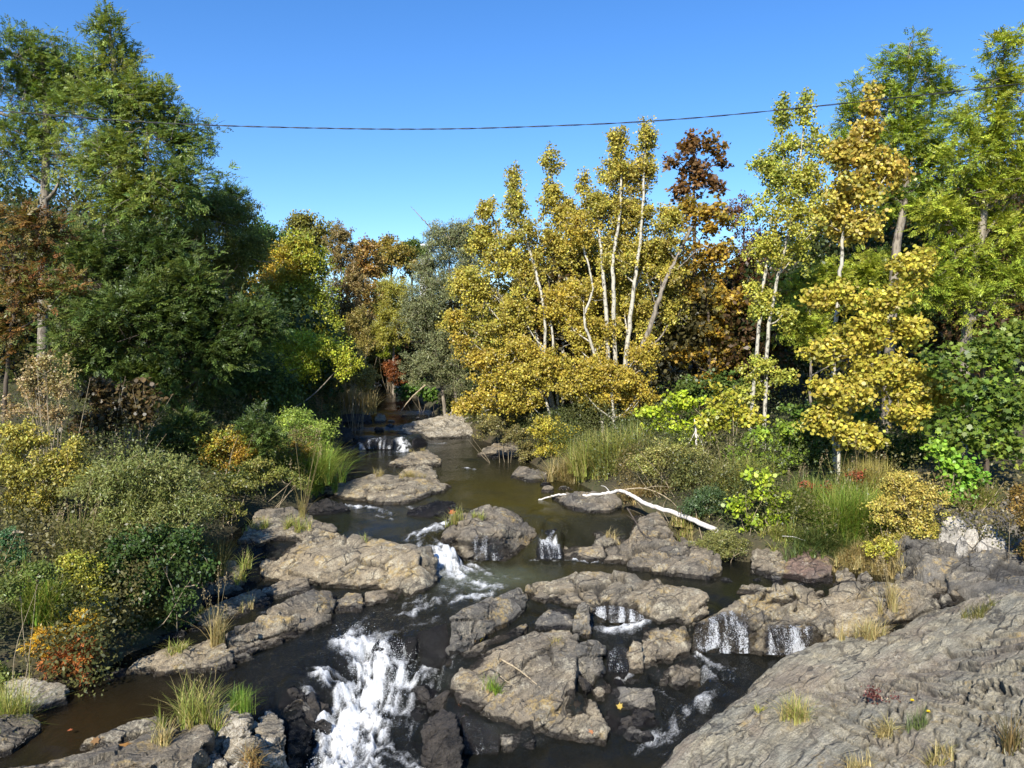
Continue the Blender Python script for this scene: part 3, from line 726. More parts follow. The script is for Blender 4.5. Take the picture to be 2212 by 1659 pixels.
WETSPOTS = []
for f_, x_, y_, z_, r_ in [('C',210,1070,.62,.35),('C',300,1040,.70,.42),('C',390,1050,.68,.35),('C',540,1070,.62,.28),('C',620,1070,.62,.3),('C',700,1060,.62,.3),
                           ('B',1480,950,.86,.35),('B',1580,960,.86,.35),('B',1650,990,.82,.25),('B',900,650,1.05,.4),('B',970,660,1.05,.4),('B',730,640,1.2,.45),('A',1400,1500,.3,.4)]:
    WETSPOTS.append((*at_z(*px(f_, x_, y_), z_), r_))
# ------------------------------------------------------------------ bedding frame shared by all the bedrock
NS = nrm(np.array([-0.52, 0.62, 0.58]))                 # across the beds
NC = nrm(np.cross(np.cross(NS, np.array([0.93, 0.12, 0.32])), NS) * -1)
NT = np.cross(NS, NC)
RB = np.stack([NS, NC, NT], 1)

def roughen(v, n, size, amp, seed, water=None, wetf=0.0, crack_w=0.06):
    """fracture a rock surface: bedding steps, blocky joints, lumps and grain; returns verts, crack, wet"""
    p = v @ RB
    warp = np.stack([fbm(v * 1.1 / size, 3, seed + k) for k in (3, 4, 5)], 1) - .5
    q = p / (np.array([0.40, 0.85, 1.6]) * size) + warp * 0.5
    d1, d2, rnd, off = voronoi(q, seed)
    edge = d2 - d1
    lump = fbm(v * 1.3 / size, 3, seed + 9) - .5
    q2 = p / (np.array([0.075, 0.22, 0.46]) * size) + warp * 1.1
    e1, e2, rn2, of2 = voronoi(q2, seed + 40)
    grain = fbm(v * 9.0 / max(size, .6), 4, seed + 60) - .5
    a = amp * size
    mask = sstep(.42, .62, fbm(v * 0.9 / size, 3, seed + 77))
    joint = (1 - sstep(0.0, crack_w * 1.1, edge)) * sstep(.42, .60, fbm(v * 1.7 / size, 2, seed + 21))
    bed = p[:, 0] / (0.115 * size) + (fbm(v * 1.4 / size, 3, seed + 30) - .5) * 2.2
    bi = np.floor(bed); bf = bed - bi
    bh = hash3(bi, np.floor(p[:, 2] / (0.8 * size) + bi * .37), 0 * bi, seed + 31)
    step = (bh - .5) * .9 + (bf - .5) * .35
    bmask = sstep(.40, .60, fbm(v * 0.8 / size, 2, seed + 33))
    seam = (1 - sstep(0, .10, np.minimum(bf, 1 - bf))) * sstep(.45, .65, fbm(v * 2.0 / size, 2, seed + 35)) * bmask
    disp = (lump * 0.15 + (rnd[:, 0] - .5) * 0.075 + (off * (rnd - .5)).sum(1) * 0.15
            + ((rn2[:, 0] - .5) * 0.030 + (of2 * (rn2 - .5)).sum(1) * 0.05) * (0.3 + 0.9 * mask) + grain * 0.035
            + step * 0.085 * bmask - joint * 0.06 - seam * 0.022) * a
    fine = (1 - sstep(0, .10, e2 - e1)) * mask * sstep(.4, .6, fbm(v * 3.1 / size, 2, seed + 22))
    crack = np.clip(joint * 0.95 + fine * 0.45 + seam * 0.7, 0, 1)
    out = v + n * disp[:, None]
    if water is None:
        wet = np.zeros(len(v))
    else:
        h = out[:, 2] - water
        wet = 1 - sstep(0.0, 0.13, h)
        wet = np.maximum(wet, 0)
    for (wx, wy, wz_, wr) in WETSPOTS:
        d2_ = ((out - np.array([wx, wy, wz_])) ** 2).sum(1)
        if d2_.min() < wr * wr * 2: wet = np.maximum(wet, .9 * np.exp(-d2_ / (wr * wr)))
    if wetf > 0:
        wet = np.maximum(wet, wetf * (0.75 + 0.5 * (fbm(v * 2.5, 3, seed + 90) - .3)))
    return out, crack, np.clip(wet, 0, 1)

def hull_bm(points):
    bm = bmesh.new()
    for p in points: bm.verts.new(p)
    r = bmesh.ops.convex_hull(bm, input=bm.verts)
    junk = [g for g in set(r['geom_interior']) | set(r['geom_unused']) if isinstance(g, bmesh.types.BMVert)]
    bmesh.ops.delete(bm, geom=junk, context='VERTS')
    return bm

def normals_of(v, f):
    a = v[f[:, 2]] - v[f[:, 0]]; b = v[f[:, 3]] - v[f[:, 1]]
    fn = np.cross(a, b)
    n = np.zeros_like(v)
    for k in range(4): np.add.at(n, f[:, k], fn)
    return nrm(n)

def relax(v, f, it):
    e = np.concatenate([f[:, [0, 1]], f[:, [1, 2]], f[:, [2, 3]], f[:, [3, 0]]])
    cnt = np.zeros(len(v)); np.add.at(cnt, e[:, 0], 1); np.add.at(cnt, e[:, 1], 1)
    for _ in range(it):
        s = np.zeros_like(v)
        np.add.at(s, e[:, 0], v[e[:, 1]]); np.add.at(s, e[:, 1], v[e[:, 0]])
        v = v * 0.4 + 0.6 * s / cnt[:, None]
    return v

BVH = {}          # label -> tree, for what is set on or hung in front of a rock
def build_rock(s):
    me = bpy.data.meshes.new('tmp')
    bm_all = bmesh.new()
    allp = []
    for base, top in s['hulls']:
        zl = min(base[:, 2].min(), top[:, 2].min()) - s['drop']
        lowb = base.copy(); lowb[:, 2] = zl; lowb[:, 1] -= 0.02
        lowt = top.copy(); lowt[:, 2] = zl; lowt[:, 1] += 0.05
        pts = np.vstack([base, top, lowb, lowt]); allp.append(np.vstack([base, top]))
        b = hull_bm(pts)
        tmp = bpy.data.meshes.new('t'); b.to_mesh(tmp); b.free()
        bm_all.from_mesh(tmp); bpy.data.meshes.remove(tmp)
    bmesh.ops.recalc_face_normals(bm_all, faces=bm_all.faces)
    bm_all.to_mesh(me); bm_all.free()
    ap = np.vstack(allp)
    Y = ap[:, 1].mean()
    ext = ap.max(0) - ap.min(0)
    o = bpy.data.objects.new('tmp', me); COL.objects.link(o)
    md = o.modifiers.new('r', 'REMESH'); md.mode = 'VOXEL'
    md.voxel_size = s['vox'] or max(0.014, 0.0021 * Y)
    dg = bpy.context.evaluated_depsgraph_get()
    ev = o.evaluated_get(dg); m2 = ev.to_mesh()
    v = np.empty(len(m2.vertices) * 3); m2.vertices.foreach_get('co', v); v = v.reshape(-1, 3)
    f = np.empty(len(m2.loops), dtype=np.int32); m2.loops.foreach_get('vertex_index', f); f = f.reshape(-1, 4)
    ev.to_mesh_clear()
    bpy.data.objects.remove(o); bpy.data.meshes.remove(me)
    v = relax(v, f, s['soft'])
    n = normals_of(v, f)
    sd = seed_of(s['label']) % 9973
    size = float(np.clip(math.sqrt(max(ext[0], .1) * max(ext[2], .25)), .3, 1.1))
    w = water_z(v[:, 0], v[:, 1]) if s['water'] else None
    v2, crack, wet = roughen(v, n, size, s['amp'], sd, w, s['wet'])
    mb = MB(); mb.add(v2, f, crack=crack, wet=wet)
    ob = mb.build(s['name'], MAT[s['mat']], smooth=True)
    try: ob.data.set_sharp_from_angle(angle=R(30))
    except Exception: pass
    tag(ob, s['label'], s['cat'], s['group'])
    BVH[s['label']] = BVHTree.FromPolygons([tuple(x) for x in v2[:, :]], f.tolist()) if s.get('bvh', True) else None
    return ob

for s in ROCKS:
    s['cat'] = {'boulder': 'boulder', 'bedrock_ledge': 'rock ledge', 'rock_slab': 'rock slab'}[s['name']]
    build_rock(s)

STONES = [('B', [(1380,1500),(1530,1480),(1600,1500),(1660,1520),(1560,1430),(1420,1445),(1690,1440),(1350,1265),(1400,1290),(1530,1265),(1600,1255)]),
          ('B', [(20,1290),(60,1320),(110,1345),(40,1370),(90,1400),(140,1440),(150,1380),(0,1340)]),
          ('B', [(640,1300),(680,1340),(730,1330),(610,1420)]),
          ('B', [(330,85),(420,95),(560,95),(640,70),(700,62),(480,75),(600,45),(540,30),(650,35)]),
          ('B', [(1140,300),(1200,350),(1290,370),(1020,215),(960,225)]),
          ('C', [(560,800),(620,810),(680,806),(470,790),(880,815),(330,790)]),
          ('A', [(760,1060),(820,1045),(900,1020),(880,930),(940,905),(520,1240),(560,1225)])]
k_ = 0
for f_, pts_ in STONES:
    for (x_, y_) in pts_:
        rs = np.random.default_rng(9000 + k_); k_ += 1
        dx_, dy_ = px(f_, x_, y_)
        lo, hi = 0.0, 2.6                                    # the level where this line of sight meets the water
        for _ in range(24):
            zz_ = (lo + hi) / 2; c_ = at_z(dx_, dy_, zz_)
            if water_z(c_[:1], c_[1:2])[0] > zz_: lo = zz_
            else: hi = zz_
        c_ = at_z(dx_, dy_, zz_)
        w_ = rs.uniform(.07, .17) * (1 + .03 * c_[1]); h_ = w_ * rs.uniform(.25, .5); dpt = w_ * rs.uniform(.7, 1.1)
        ang = rs.uniform(0, 6.28, 9); 
        b_ = np.stack([c_[0] + np.cos(ang) * w_, c_[1] + np.sin(ang) * dpt, np.full(9, zz_ - .04)], 1)
        t_ = np.stack([c_[0] + np.cos(ang) * w_ * rs.uniform(.3, .8, 9), c_[1] + np.sin(ang) * dpt * rs.uniform(.3, .8, 9), zz_ + h_ * rs.uniform(.3, 1, 9)], 1)
        build_rock(dict(name='stone', label='small dark wet stone just breaking the surface of the shallow stream', hulls=[(b_, t_)], mat='rock_black' if rs.random() < .6 else 'rock_grey', wet=.35, amp=1.0, cat='stone',
                        group='small wet stones in the shallows', vox=max(.012, .0018 * c_[1]), soft=1, water=True, drop=.2))

# ------------------------------------------------------------------ the big slate outcrop at lower right
def tps(ctrl):
    P = ctrl[:, :2]; z = ctrl[:, 2]
    def U(r2): return np.where(r2 > 1e-12, r2 * np.log(np.maximum(r2, 1e-12)), 0)
    n = len(P)
    Kc = U(((P[:, None] - P[None]) ** 2).sum(-1)) + np.eye(n) * 0.02
    Q = np.hstack([np.ones((n, 1)), P])
    A = np.block([[Kc, Q], [Q.T, np.zeros((3, 3))]])
    s = np.linalg.solve(A, np.concatenate([z, np.zeros(3)]))
    def f(x, y):
        out = np.empty(len(x))
        for a in range(0, len(x), 50000):
            X = np.stack([x[a:a + 50000], y[a:a + 50000]], 1)
            out[a:a + 50000] = U(((X[:, None] - P[None]) ** 2).sum(-1)) @ s[:n] + s[n] + X @ s[n + 1:]
        return out
    return f

edge_pts = [(-20,1680,.0),(60,1590,.03),(130,1520,.08),(250,1430,.18),(330,1370,.26),(420,1290,.36),(500,1222,.44),(620,1142,.5),(800,1094,.58),(900,1086,.62),(1200,988,.88),(1470,906,1.12),(1720,868,1.45)]
face_pts = [(0,1720,.0),(150,1640,.18),(400,1690,.36),(330,1480,.42),(560,1370,.56),(640,1250,.62),(800,1170,.72),(960,1140,.80),(740,1345,.66),(800,1690,.62),(800,1480,.70),(1000,1290,.84),
            (1180,1228,.92),(1150,1100,.98),(1250,1050,1.05),(1480,960,1.26),(1300,1170,1.02),(1480,1050,1.28),(1700,1000,1.5),(1700,920,1.52),(1300,1690,.90),(1250,1400,1.0),(1600,1300,1.34),(1800,1700,1.2),(1800,1300,1.5),(1850,1000,1.75),(1560,1110,1.28),(2050,1690,1.4),(2050,1300,1.8),(2100,950,2.1)]
ce = np.array([at_z(*px('C', x, y), z) for x, y, z in edge_pts])
cf = np.array([at_z(*px('C', x, y), z) for x, y, z in face_pts])
t = nrm(np.gradient(ce[:, :2], axis=0)); nout = np.stack([-t[:, 1], t[:, 0]], 1)
skirt = np.hstack([ce[:, :2] + nout * 0.30, ce[:, 2:3] - 0.42])
skirt2 = np.hstack([ce[:, :2] + nout * 0.9, ce[:, 2:3] - 0.85])
near = np.array([[1.0, 5.5, -.2], [2.2, 5.0, .3], [4, 4.5, .8], [6, 4.5, 1.4], [8.5, 5, 2.0], [9, 8, 2.3], [9.5, 11, 2.4]])
zf = tps(np.vstack([ce, cf, skirt, skirt2, near]))
xs = np.arange(0.9, 7.6, 0.0185); ys = np.arange(6.2, 13.6, 0.021)
gx, gy = np.meshgrid(xs, ys); gx = gx.ravel(); gy = gy.ravel()
gz = zf(gx, gy)
v = np.stack([gx, gy, gz], 1)
nx, ny = len(xs), len(ys)
ii = (np.arange(ny - 1)[:, None] * nx + np.arange(nx - 1)[None]).ravel()
f = np.stack([ii, ii + 1, ii + nx + 1, ii + nx], 1)
# groove between the two ridges
gl = smooth_path(np.array([at_y(*px('C', x, y), Yg) for (x, y, Yg) in [(740,1350,9.6),(1000,1290,9.6),(1180,1235,9.6),(1330,1150,9.7),(1480,1065,9.8),(1720,1005,9.9)]]), 60)
dist = np.full(len(v), 9.0); side = np.zeros(len(v))
for k in range(60):
    d = np.hypot(v[:, 0] - gl[k, 0], v[:, 1] - gl[k, 1]); m = d < dist
    dist[m] = d[m]; side[m] = (v[m, 1] - gl[k, 1])
upper = sstep(-0.05, 0.35, side)                       # the back ridge, thin wavy foliation
v[:, 2] -= 0.07 * np.exp(-(dist / 0.12) ** 2) * sstep(2.6, 4.2, v[:, 0])
n = normals_of(v, f)
SLATE0 = BVHTree.FromPolygons([tuple(x) for x in v], f.tolist())
lowr = (1 - upper) * sstep(2.9, 3.9, v[:, 0] - 0.25 * (v[:, 1] - 8))
# overlapping upright plates on the face: cells long up the slope, each tilted so its left edge stands proud
uu = v[:, 0] * 0.94 + v[:, 1] * 0.22; vv = v[:, 1] * 0.97 - v[:, 0] * 0.30
wq = np.stack([fbm(v * 2.0, 3, 801), fbm(v * 2.0, 3, 802)], 1) - .5
def plates(su, sv, seed, wamp):
    d1, d2, rnd, off = voronoi(np.stack([uu / su + wq[:, 0] * wamp, vv / sv + wq[:, 1] * wamp, 0 * uu + .5], 1), seed)
    return d1, d2, rnd, off
a1, a2, ar, ao = plates(0.21, 1.25, 811, 0.9)
b1, b2, br, bo = plates(0.085, 0.7, 812, 1.3)
disp = lowr * ((ar[:, 0] - .5) * 0.035 - ao[:, 0] * 0.05 * (0.2 + ar[:, 1]) - ao[:, 1] * 0.012 + ((br[:, 0] - .5) * 0.012 - bo[:, 0] * 0.016) * sstep(.4, .6, fbm(v * 1.1, 3, 813)))
cr = lowr * np.maximum((1 - sstep(0.0, 0.07, a2 - a1)) * sstep(.44, .56, fbm(v * 1.6, 3, 815)), .6 * (1 - sstep(0, .06, b2 - b1)) * sstep(.52, .62, fbm(v * 2.2, 3, 816)))
disp -= cr * 0.05
# streaky foliation along the ridge
fu = v[:, 0] * 0.80 + v[:, 1] * 0.60; fv = -v[:, 0] * 0.60 + v[:, 1] * 0.80
fol = fbm(np.stack([fu * 2.2, fv * 16 + fbm(v * 1.5, 3, 820) * 5, v[:, 2] * 6], 1), 4, 821) - .5
fol2 = fbm(np.stack([fu * 5, fv * 45, v[:, 2] * 6], 1), 3, 822) - .5
disp += (1 - lowr) * (fol * 0.085 + fol2 * 0.022) + lowr * fol2 * 0.003
disp += (fbm(v * 1.2, 4, 830) - .5) * 0.11 + (fbm(v * 9, 3, 831) - .5) * (0.012 - .008 * lowr)
c1, c2, crn, cof = voronoi(np.stack([fu / 0.9, fv / 0.22, v[:, 2]], 1) + (wq[:, :1] * 1.5), 840)
left = (1 - lowr)
disp += left * ((crn[:, 0] - .5) * 0.05 + cof[:, 1] * 0.06 * (crn[:, 1] - .3))
cr = np.maximum(cr, left * (1 - sstep(0, .07, c2 - c1)) * sstep(.45, .6, fbm(v * 1.3, 3, 841)))
rs = np.random.default_rng(4242)
def slit(a, b, depth, width, lift, reach):
    global disp, cr
    ab = b[:2] - a[:2]; ln = math.hypot(*ab); t_ = ab / ln; nn = np.array([t_[1], -t_[0]])
    m = (np.abs(v[:, 0] - (a[0] + b[0]) / 2) < ln) & (np.abs(v[:, 1] - (a[1] + b[1]) / 2) < ln)
    if not m.any(): return
    q = v[m, :2] - a[:2]; s_ = (q @ t_) / ln
    dd = q @ nn + .012 * np.sin(s_ * 9 + ln * 40)
    tap = np.where((s_ > 0) & (s_ < 1), np.sin(np.clip(s_, 0, 1) * math.pi) ** .6, 0)
    gro = np.exp(-(dd / width) ** 2) * tap
    up = np.where(dd > 0, np.exp(-dd / reach), 0) * tap
    disp[m] += up * lift - gro * depth
    cr[m] = np.maximum(cr[m], gro * .95)  # shade inside the slit put into the crack colour
for k in range(95):
    x_ = rs.uniform(900, 1760); y_ = rs.uniform(1215, 1680)
    if y_ < 1215 + (1760 - x_) * .22: continue
    l_ = rs.uniform(25, 110); lean_ = rs.uniform(.15, .75)
    h1 = [SLATE0.ray_cast(Vector((0, 0, CAM_Z)), Vector(ray(*px('C', *p_))).normalized())[0] for p_ in ((x_, y_), (x_ + l_ * lean_, y_ - l_))]
    if h1[0] is None or h1[1] is None: continue
    slit(np.array(h1[0]), np.array(h1[1]), rs.uniform(.03, .09), rs.uniform(.012, .022), rs.uniform(.0, .045), rs.uniform(.08, .2))
for k in range(60):
    x_ = rs.uniform(500, 1700); y_ = rs.uniform(900, 1420) 
    l_ = rs.uniform(60, 260); y2 = y_ - l_ * rs.uniform(.30, .48)
    h1 = [SLATE0.ray_cast(Vector((0, 0, CAM_Z)), Vector(ray(*px('C', *p_))).normalized())[0] for p_ in ((x_, y_), (x_ + l_, y2))]
    if h1[0] is None or h1[1] is None: continue
    if np.linalg.norm(np.array(h1[0]) - np.array(h1[1])) > 2.2: continue
    slit(np.array(h1[0]), np.array(h1[1]), rs.uniform(.015, .05), rs.uniform(.010, .018), rs.uniform(.0, .03), rs.uniform(.06, .15))
v = v + n * disp[:, None]
wz = water_z(v[:, 0], v[:, 1])
wet = (1 - sstep(0.0, 0.14, v[:, 2] - wz)) * (v[:, 0] < 4.6)
rim = np.concatenate([np.arange(nx), np.arange(1, ny) * nx + nx - 1, (ny - 1) * nx + np.arange(nx - 2, -1, -1), np.arange(ny - 2, 0, -1) * nx])
low = v[rim].copy(); low[:, 2] = -1.3
nr = len(rim); k = np.arange(nr)
mb = MB()
mb.add(np.vstack([v, low]), np.vstack([f, np.stack([rim[k], len(v) + k, len(v) + (k + 1) % nr, rim[(k + 1) % nr]], 1)]),
       crack=np.concatenate([np.clip(cr, 0, 1), np.zeros(nr)]), wet=np.concatenate([wet, np.zeros(nr)]))
ob = mb.build('slate_outcrop', MAT['slate'], smooth=True)
try: ob.data.set_sharp_from_angle(angle=R(40))
except Exception: pass
tag(ob, 'great sloping outcrop of grey-brown slate filling the lower right corner', 'rock outcrop', G_L)
SLATE = BVHTree.FromPolygons([tuple(x) for x in v], f.tolist())

# ------------------------------------------------------------------ water surface (fan of cells, finer close by)
NU, NY = 900, 620
u = np.linspace(-0.74, 0.86, NU); yy = 6.4 * np.exp(np.linspace(0, math.log(75 / 6.4), NY))
gu, gyy = np.meshgrid(u, yy)
X = (gu * gyy).ravel(); Yw = gyy.ravel()
Z = water_z(X, Yw)
FA = np.array(FOAM)
fo = np.zeros(len(X)); bs = np.zeros(len(X)); bt = np.zeros(len(X)); bd = np.full(len(X), 9.0)
for a in FA:
    dx = X - a[0]; dy = Yw - a[1]
    reach = a[6] * 3.2
    m = (np.abs(dx) < reach) & (np.abs(dy) < reach)
    if not m.any(): continue
    ddx = dx[m]; ddy = dy[m]
    s = ddx * a[3] + ddy * a[4]; tt = -ddx * a[4] + ddy * a[3]
    d = np.sqrt(s * s * 0.55 + tt * tt) / a[6]
    val = a[7] * np.exp(-d * d)
    fo[m] = np.maximum(fo[m], val)
    better = d < bd[m]
    idx = np.nonzero(m)[0][better]
    bd[idx] = d[better]; bs[idx] = a[5] + s[better]; bt[idx] = tt[better]
P3 = np.stack([X, Yw, 0 * X], 1)
run_ = ((Yw < 12.8) & (X > -4.2) & (X < .4) & (Z > .52) & (X > -4.2 + (12.8 - Yw) * .15)).astype(float)
fo = np.maximum(fo, .30 * run_ * sstep(.42, .62, fbm(P3 * 1.1, 3, 52)))
fo = np.maximum(fo, .22 * ((X > .5) & (X < 3.6) & (Yw < 11) & (Z < .5)) * sstep(.45, .62, fbm(P3 * 1.6, 3, 53)))
bt2 = bt + 0.10 * (fbm(P3 * 3, 3, 33) - .5) * 2
strk = fbm(np.stack([bs * 3.2, bt2 * 20.0, 0 * bs], 1), 5, 31, .6)
swirl = fbm(np.stack([X * 5.0, Yw * 4.0, 0 * X], 1) + 1.2 * np.stack([fbm(P3 * 4, 3, 35), fbm(P3 * 4, 3, 36), 0 * X], 1), 4, 37)
rid = 1 - np.abs(2 * swirl - 1) * 2.2
soft = fbm(np.stack([X * 9, Yw * 7, 0 * X], 1), 4, 38)
nn_ = np.clip((strk * .55 + soft * .45 - .5) * 3.4 + (rid - .5) * .25, -1, 1)
FO = fo * (0.72 + 0.95 * nn_) - .02
FO = np.where(fo > .04, FO, 0)
# slope of the surface: faster, rougher water where it drops
Zg = Z.reshape(NY, NU)
gyz = np.gradient(Zg, axis=0) / np.gradient(gyy, axis=0)
slope = np.abs(gyz).ravel()
rough = np.clip(fo * 0.9 + sstep(.05, .35, slope) * 0.6, 0, 1)
fast = ((Yw < 12.6) & (X > -4.0) & (X < 0.2)).astype(float) * 0.55
rough = np.clip(np.maximum(rough, fast * sstep(.2, .9, fbm(P3 * 0.8, 2, 41) + .2)), 0, 1)
rip = fbm(np.stack([X * 4.5, Yw * 2.6, 0 * X], 1), 4, 43) - .5
rip2 = fbm(np.stack([X * 13, Yw * 7.5, 0 * X], 1), 3, 47) - .5
tur = fbm(np.stack([X * 8, Yw * 6.5, 0 * X], 1), 4, 44) - .5
spk = fbm(np.stack([X * 24, Yw * 16, 0 * X], 1), 3, 45) - .5
Z = Z + rip * (0.016 + 0.07 * rough) + rip2 * (0.006 + 0.030 * rough) + tur * 0.13 * np.clip(fo, 0, 1.2) + spk * 0.05 * np.clip(fo * 1.2, 0, 1) + (strk - .5) * 0.10 * np.clip(fo, 0, 1) + 0.04 * np.clip(FO - .3, 0, 1) * fo
# colour of the water body: brown in the left side pool, near-black elsewhere; olive tree reflection painted into the upper pool
tint = np.tile(np.array([0.012, 0.013, 0.010]), (len(X), 1))
pool = at_z(*px('B', 1000, 390), 1.55); sidep = at_z(*px('A', 500, 1430), .66)
def blob(c, rx, ry): return np.exp(-((X - c[0]) / rx) ** 2 - ((Yw - c[1]) / ry) ** 2)
tint += blob(pool, 2.2, 4.5)[:, None] * np.array([0.045, 0.038, 0.004])
tint += blob(sidep, 1.0, 1.0)[:, None] * np.array([0.022, 0.009, 0.0])
tint += blob(at_z(*px('B', 950, 770), .96), .9, .6)[:, None] * np.array([0.10, 0.12, 0.08])
ii = (np.arange(NY - 1)[:, None] * NU + np.arange(NU - 1)[None]).ravel()
f = np.stack([ii, ii + 1, ii + NU + 1, ii + NU], 1)
mb = MB(); mb.add(np.stack([X, Yw, Z], 1), f, foam=FO, rough=rough, tint=tint)
w = mb.build('stream_water', MAT['water'], smooth=True)
tag(w, kind='structure')

# ------------------------------------------------------------------ ground, one sheet to the horizon
def axis(lim, n, fine):
    t = np.linspace(-1, 1, n)
    return np.sinh(t * fine) / math.sinh(fine) * lim
ax = axis(2500, 420, 7.6); ay = axis(2500, 420, 7.4) + 14
gx, gy = np.meshgrid(ax, ay); gx = gx.ravel(); gy = gy.ravel()
gz, bed = terrain_z(gx, gy)
gz = np.where(gy < 5.5, np.minimum(gz, -.5) , gz)
n_ = len(ax)
ii = (np.arange(n_ - 1)[:, None] * n_ + np.arange(n_ - 1)[None]).ravel()
mb = MB(); mb.add(np.stack([gx, gy, gz], 1), np.stack([ii, ii + 1, ii + n_ + 1, ii + n_], 1), bed=bed)
g = mb.build('ground', MAT['ground'], smooth=True)
tag(g, kind='structure')

# ------------------------------------------------------------------ thin sheets of falling water on rock faces
def fall(label, f, top, bot, rocklabel, seed, dens=0.55, nu=90, nv=50):
    tp = smooth_path(np.array([[*px(f, x, y), 0] for x, y in top]), nu)[:, :2]
    bp = smooth_path(np.array([[*px(f, x, y), 0] for x, y in bot]), nu)[:, :2]
    tree = BVH[rocklabel]
    pts = np.zeros((nv, nu, 3)); ok = np.zeros((nv, nu), bool)
    for j in range(nv):
        w = j / (nv - 1)
        for i in range(nu):
            q = tp[i] * (1 - w) + bp[i] * w
            d = Vector(ray(*q)).normalized()
            h = tree.ray_cast(Vector((0, 0, CAM_Z)), d)
            if h[0] is not None:
                pts[j, i] = np.array(h[0]); ok[j, i] = True
    # settle the sheet a little proud of the stone
    yy_ = np.where(ok, pts[:, :, 1], np.nan)
    rowfill = np.nanmedian(yy_)
    for j in range(nv):
        for i in range(nu):
            if not ok[j, i]:
                w = j / (nv - 1); q = tp[i] * (1 - w) + bp[i] * w
                pts[j, i] = at_y(q[0], q[1], rowfill)
    p = pts.reshape(-1, 3)
    nz = fbm(np.stack([p[:, 0] * 14, p[:, 1] * 3, p[:, 2] * 2.5], 1), 4, seed)
    vis = np.clip(dens + (nz - .5) * 2.4, 0, 1.2)
    edge = np.minimum(np.arange(nu), np.arange(nu)[::-1]) / (0.10 * nu)
    vis = vis * np.clip(np.tile(edge, nv), 0, 1) * (np.repeat(np.linspace(.75, 1.1, nv), nu))
    p = p + np.array([0.0, -0.035, 0.012]) + np.array([0, -0.03, 0]) * nz[:, None]
    i0 = (np.arange(nv - 1)[:, None] * nu + np.arange(nu - 1)[None]).ravel()
    ff = np.stack([i0, i0 + nu, i0 + nu + 1, i0 + 1], 1)
    keep = ok.ravel()[ff].all(1)
    mb = MB(); mb.add(p, ff[keep], foam=vis)
    o = mb.build('waterfall', MAT['fall'], smooth=True)
    tag(o, label, 'waterfall', 'thin falls over the ledges')
    return o
RL = 'flat ledge at right with thin sheets of water running down its vertical front'
fall('wider silvery sheet of water on the left part of the flat running ledge', 'C', [(170,1010),(250,960),(330,930),(400,935),(432,980)], [(170,1115),(250,1122),(330,1126),(400,1126),(432,1124)], RL, 61, .64, 150, 70)
fall('narrower silvery curtain of water on the right part of the flat running ledge', 'C', [(500,1000),(560,995),(640,995),(725,1000)], [(505,1130),(580,1134),(650,1128),(722,1100)], RL, 62, .60, 120, 60)
fall('low white fall sliding off the front of the long whale-backed ledge', 'B', [(1410,915),(1500,905),(1600,925),(1665,965)], [(1415,985),(1500,985),(1590,982),(1662,985)],
     'long whale-backed ledge with tan crest lying across the middle of the stream', 63, .66, 120, 40)
fall('glinting trickle down the dark shelf stone right of the squarish boulder', 'B', [(1482,1105),(1530,1090),(1582,1095)], [(1484,1210),(1530,1212),(1578,1210)],
     'dark shelf stone with trickling water behind the small brown pillar', 64, .25, 60, 60)
fall('glinting wet streaks down the front of the rounded island between the falls', 'B', [(850,590),(900,580),(960,590),(1000,600)], [(865,692),(910,698),(960,698),(1005,695)],
     'rounded rock island between two small falls with shining wet striped front', 65, .10, 90, 50)
fall('speckled wet sheet on the square black rock face at the bottom', 'B', [(815,1425),(890,1410),(975,1450)], [(822,1585),(900,1590),(980,1575)],
     'square black glistening rock face under the large foreground slab', 66, .08, 80, 70)
fall('distant left trickle over the black rock of the upstream cascade', 'B', [(365,135),(420,118),(490,125)], [(365,182),(430,183),(490,182)],
     'black wet rock splitting the distant cascade into two falls', 67, .3, 60, 30)

fall('narrow white fall tumbling over the black step between striped island and brown ledge', 'B', [(1160,585),(1210,555),(1262,570)], [(1165,688),(1225,692),(1275,688)],
     'black wet step under the narrow fall between striped island and brown ledge', 68, .34, 70, 60)
# spray thrown up by the main chute
rng = np.random.default_rng(77)
mb = MB()
nd = 4200
k = rng.integers(0, 60, nd)
src = FA[:66][rng.integers(0, 66, nd)]
px_ = src[:, 0] + rng.normal(0, .6, nd) * src[:, 6]; py_ = src[:, 1] + rng.normal(0, .6, nd) * src[:, 6]
pz_ = src[:, 2] + np.abs(rng.normal(0, .10, nd)) + .02
sz = rng.uniform(.0015, .0045, nd) * rng.choice([1, 1, 1.6], nd)
base = np.array([[1, 0, -.7], [-.5, .87, -.7], [-.5, -.87, -.7], [0, 0, 1.0]])
V = np.stack([px_, py_, pz_], 1)[:, None] + base[None] * sz[:, None, None]
F = (np.arange(nd)[:, None, None] * 4 + np.array([[0, 2, 1], [0, 1, 3], [1, 2, 3], [2, 0, 3]])[None]).reshape(-1, 3)
m, nt, out = new_mat('spray')
b = N(nt, 'ShaderNodeBsdfPrincipled', Roughness=0.2); b.inputs['Base Color'].default_value = (.88, .9, .9, 1)
L(nt, b.outputs[0], out.inputs['Surface'])
mb.add(V.reshape(-1, 3), F)
tag(mb.build('water_spray', m), kind='stuff')
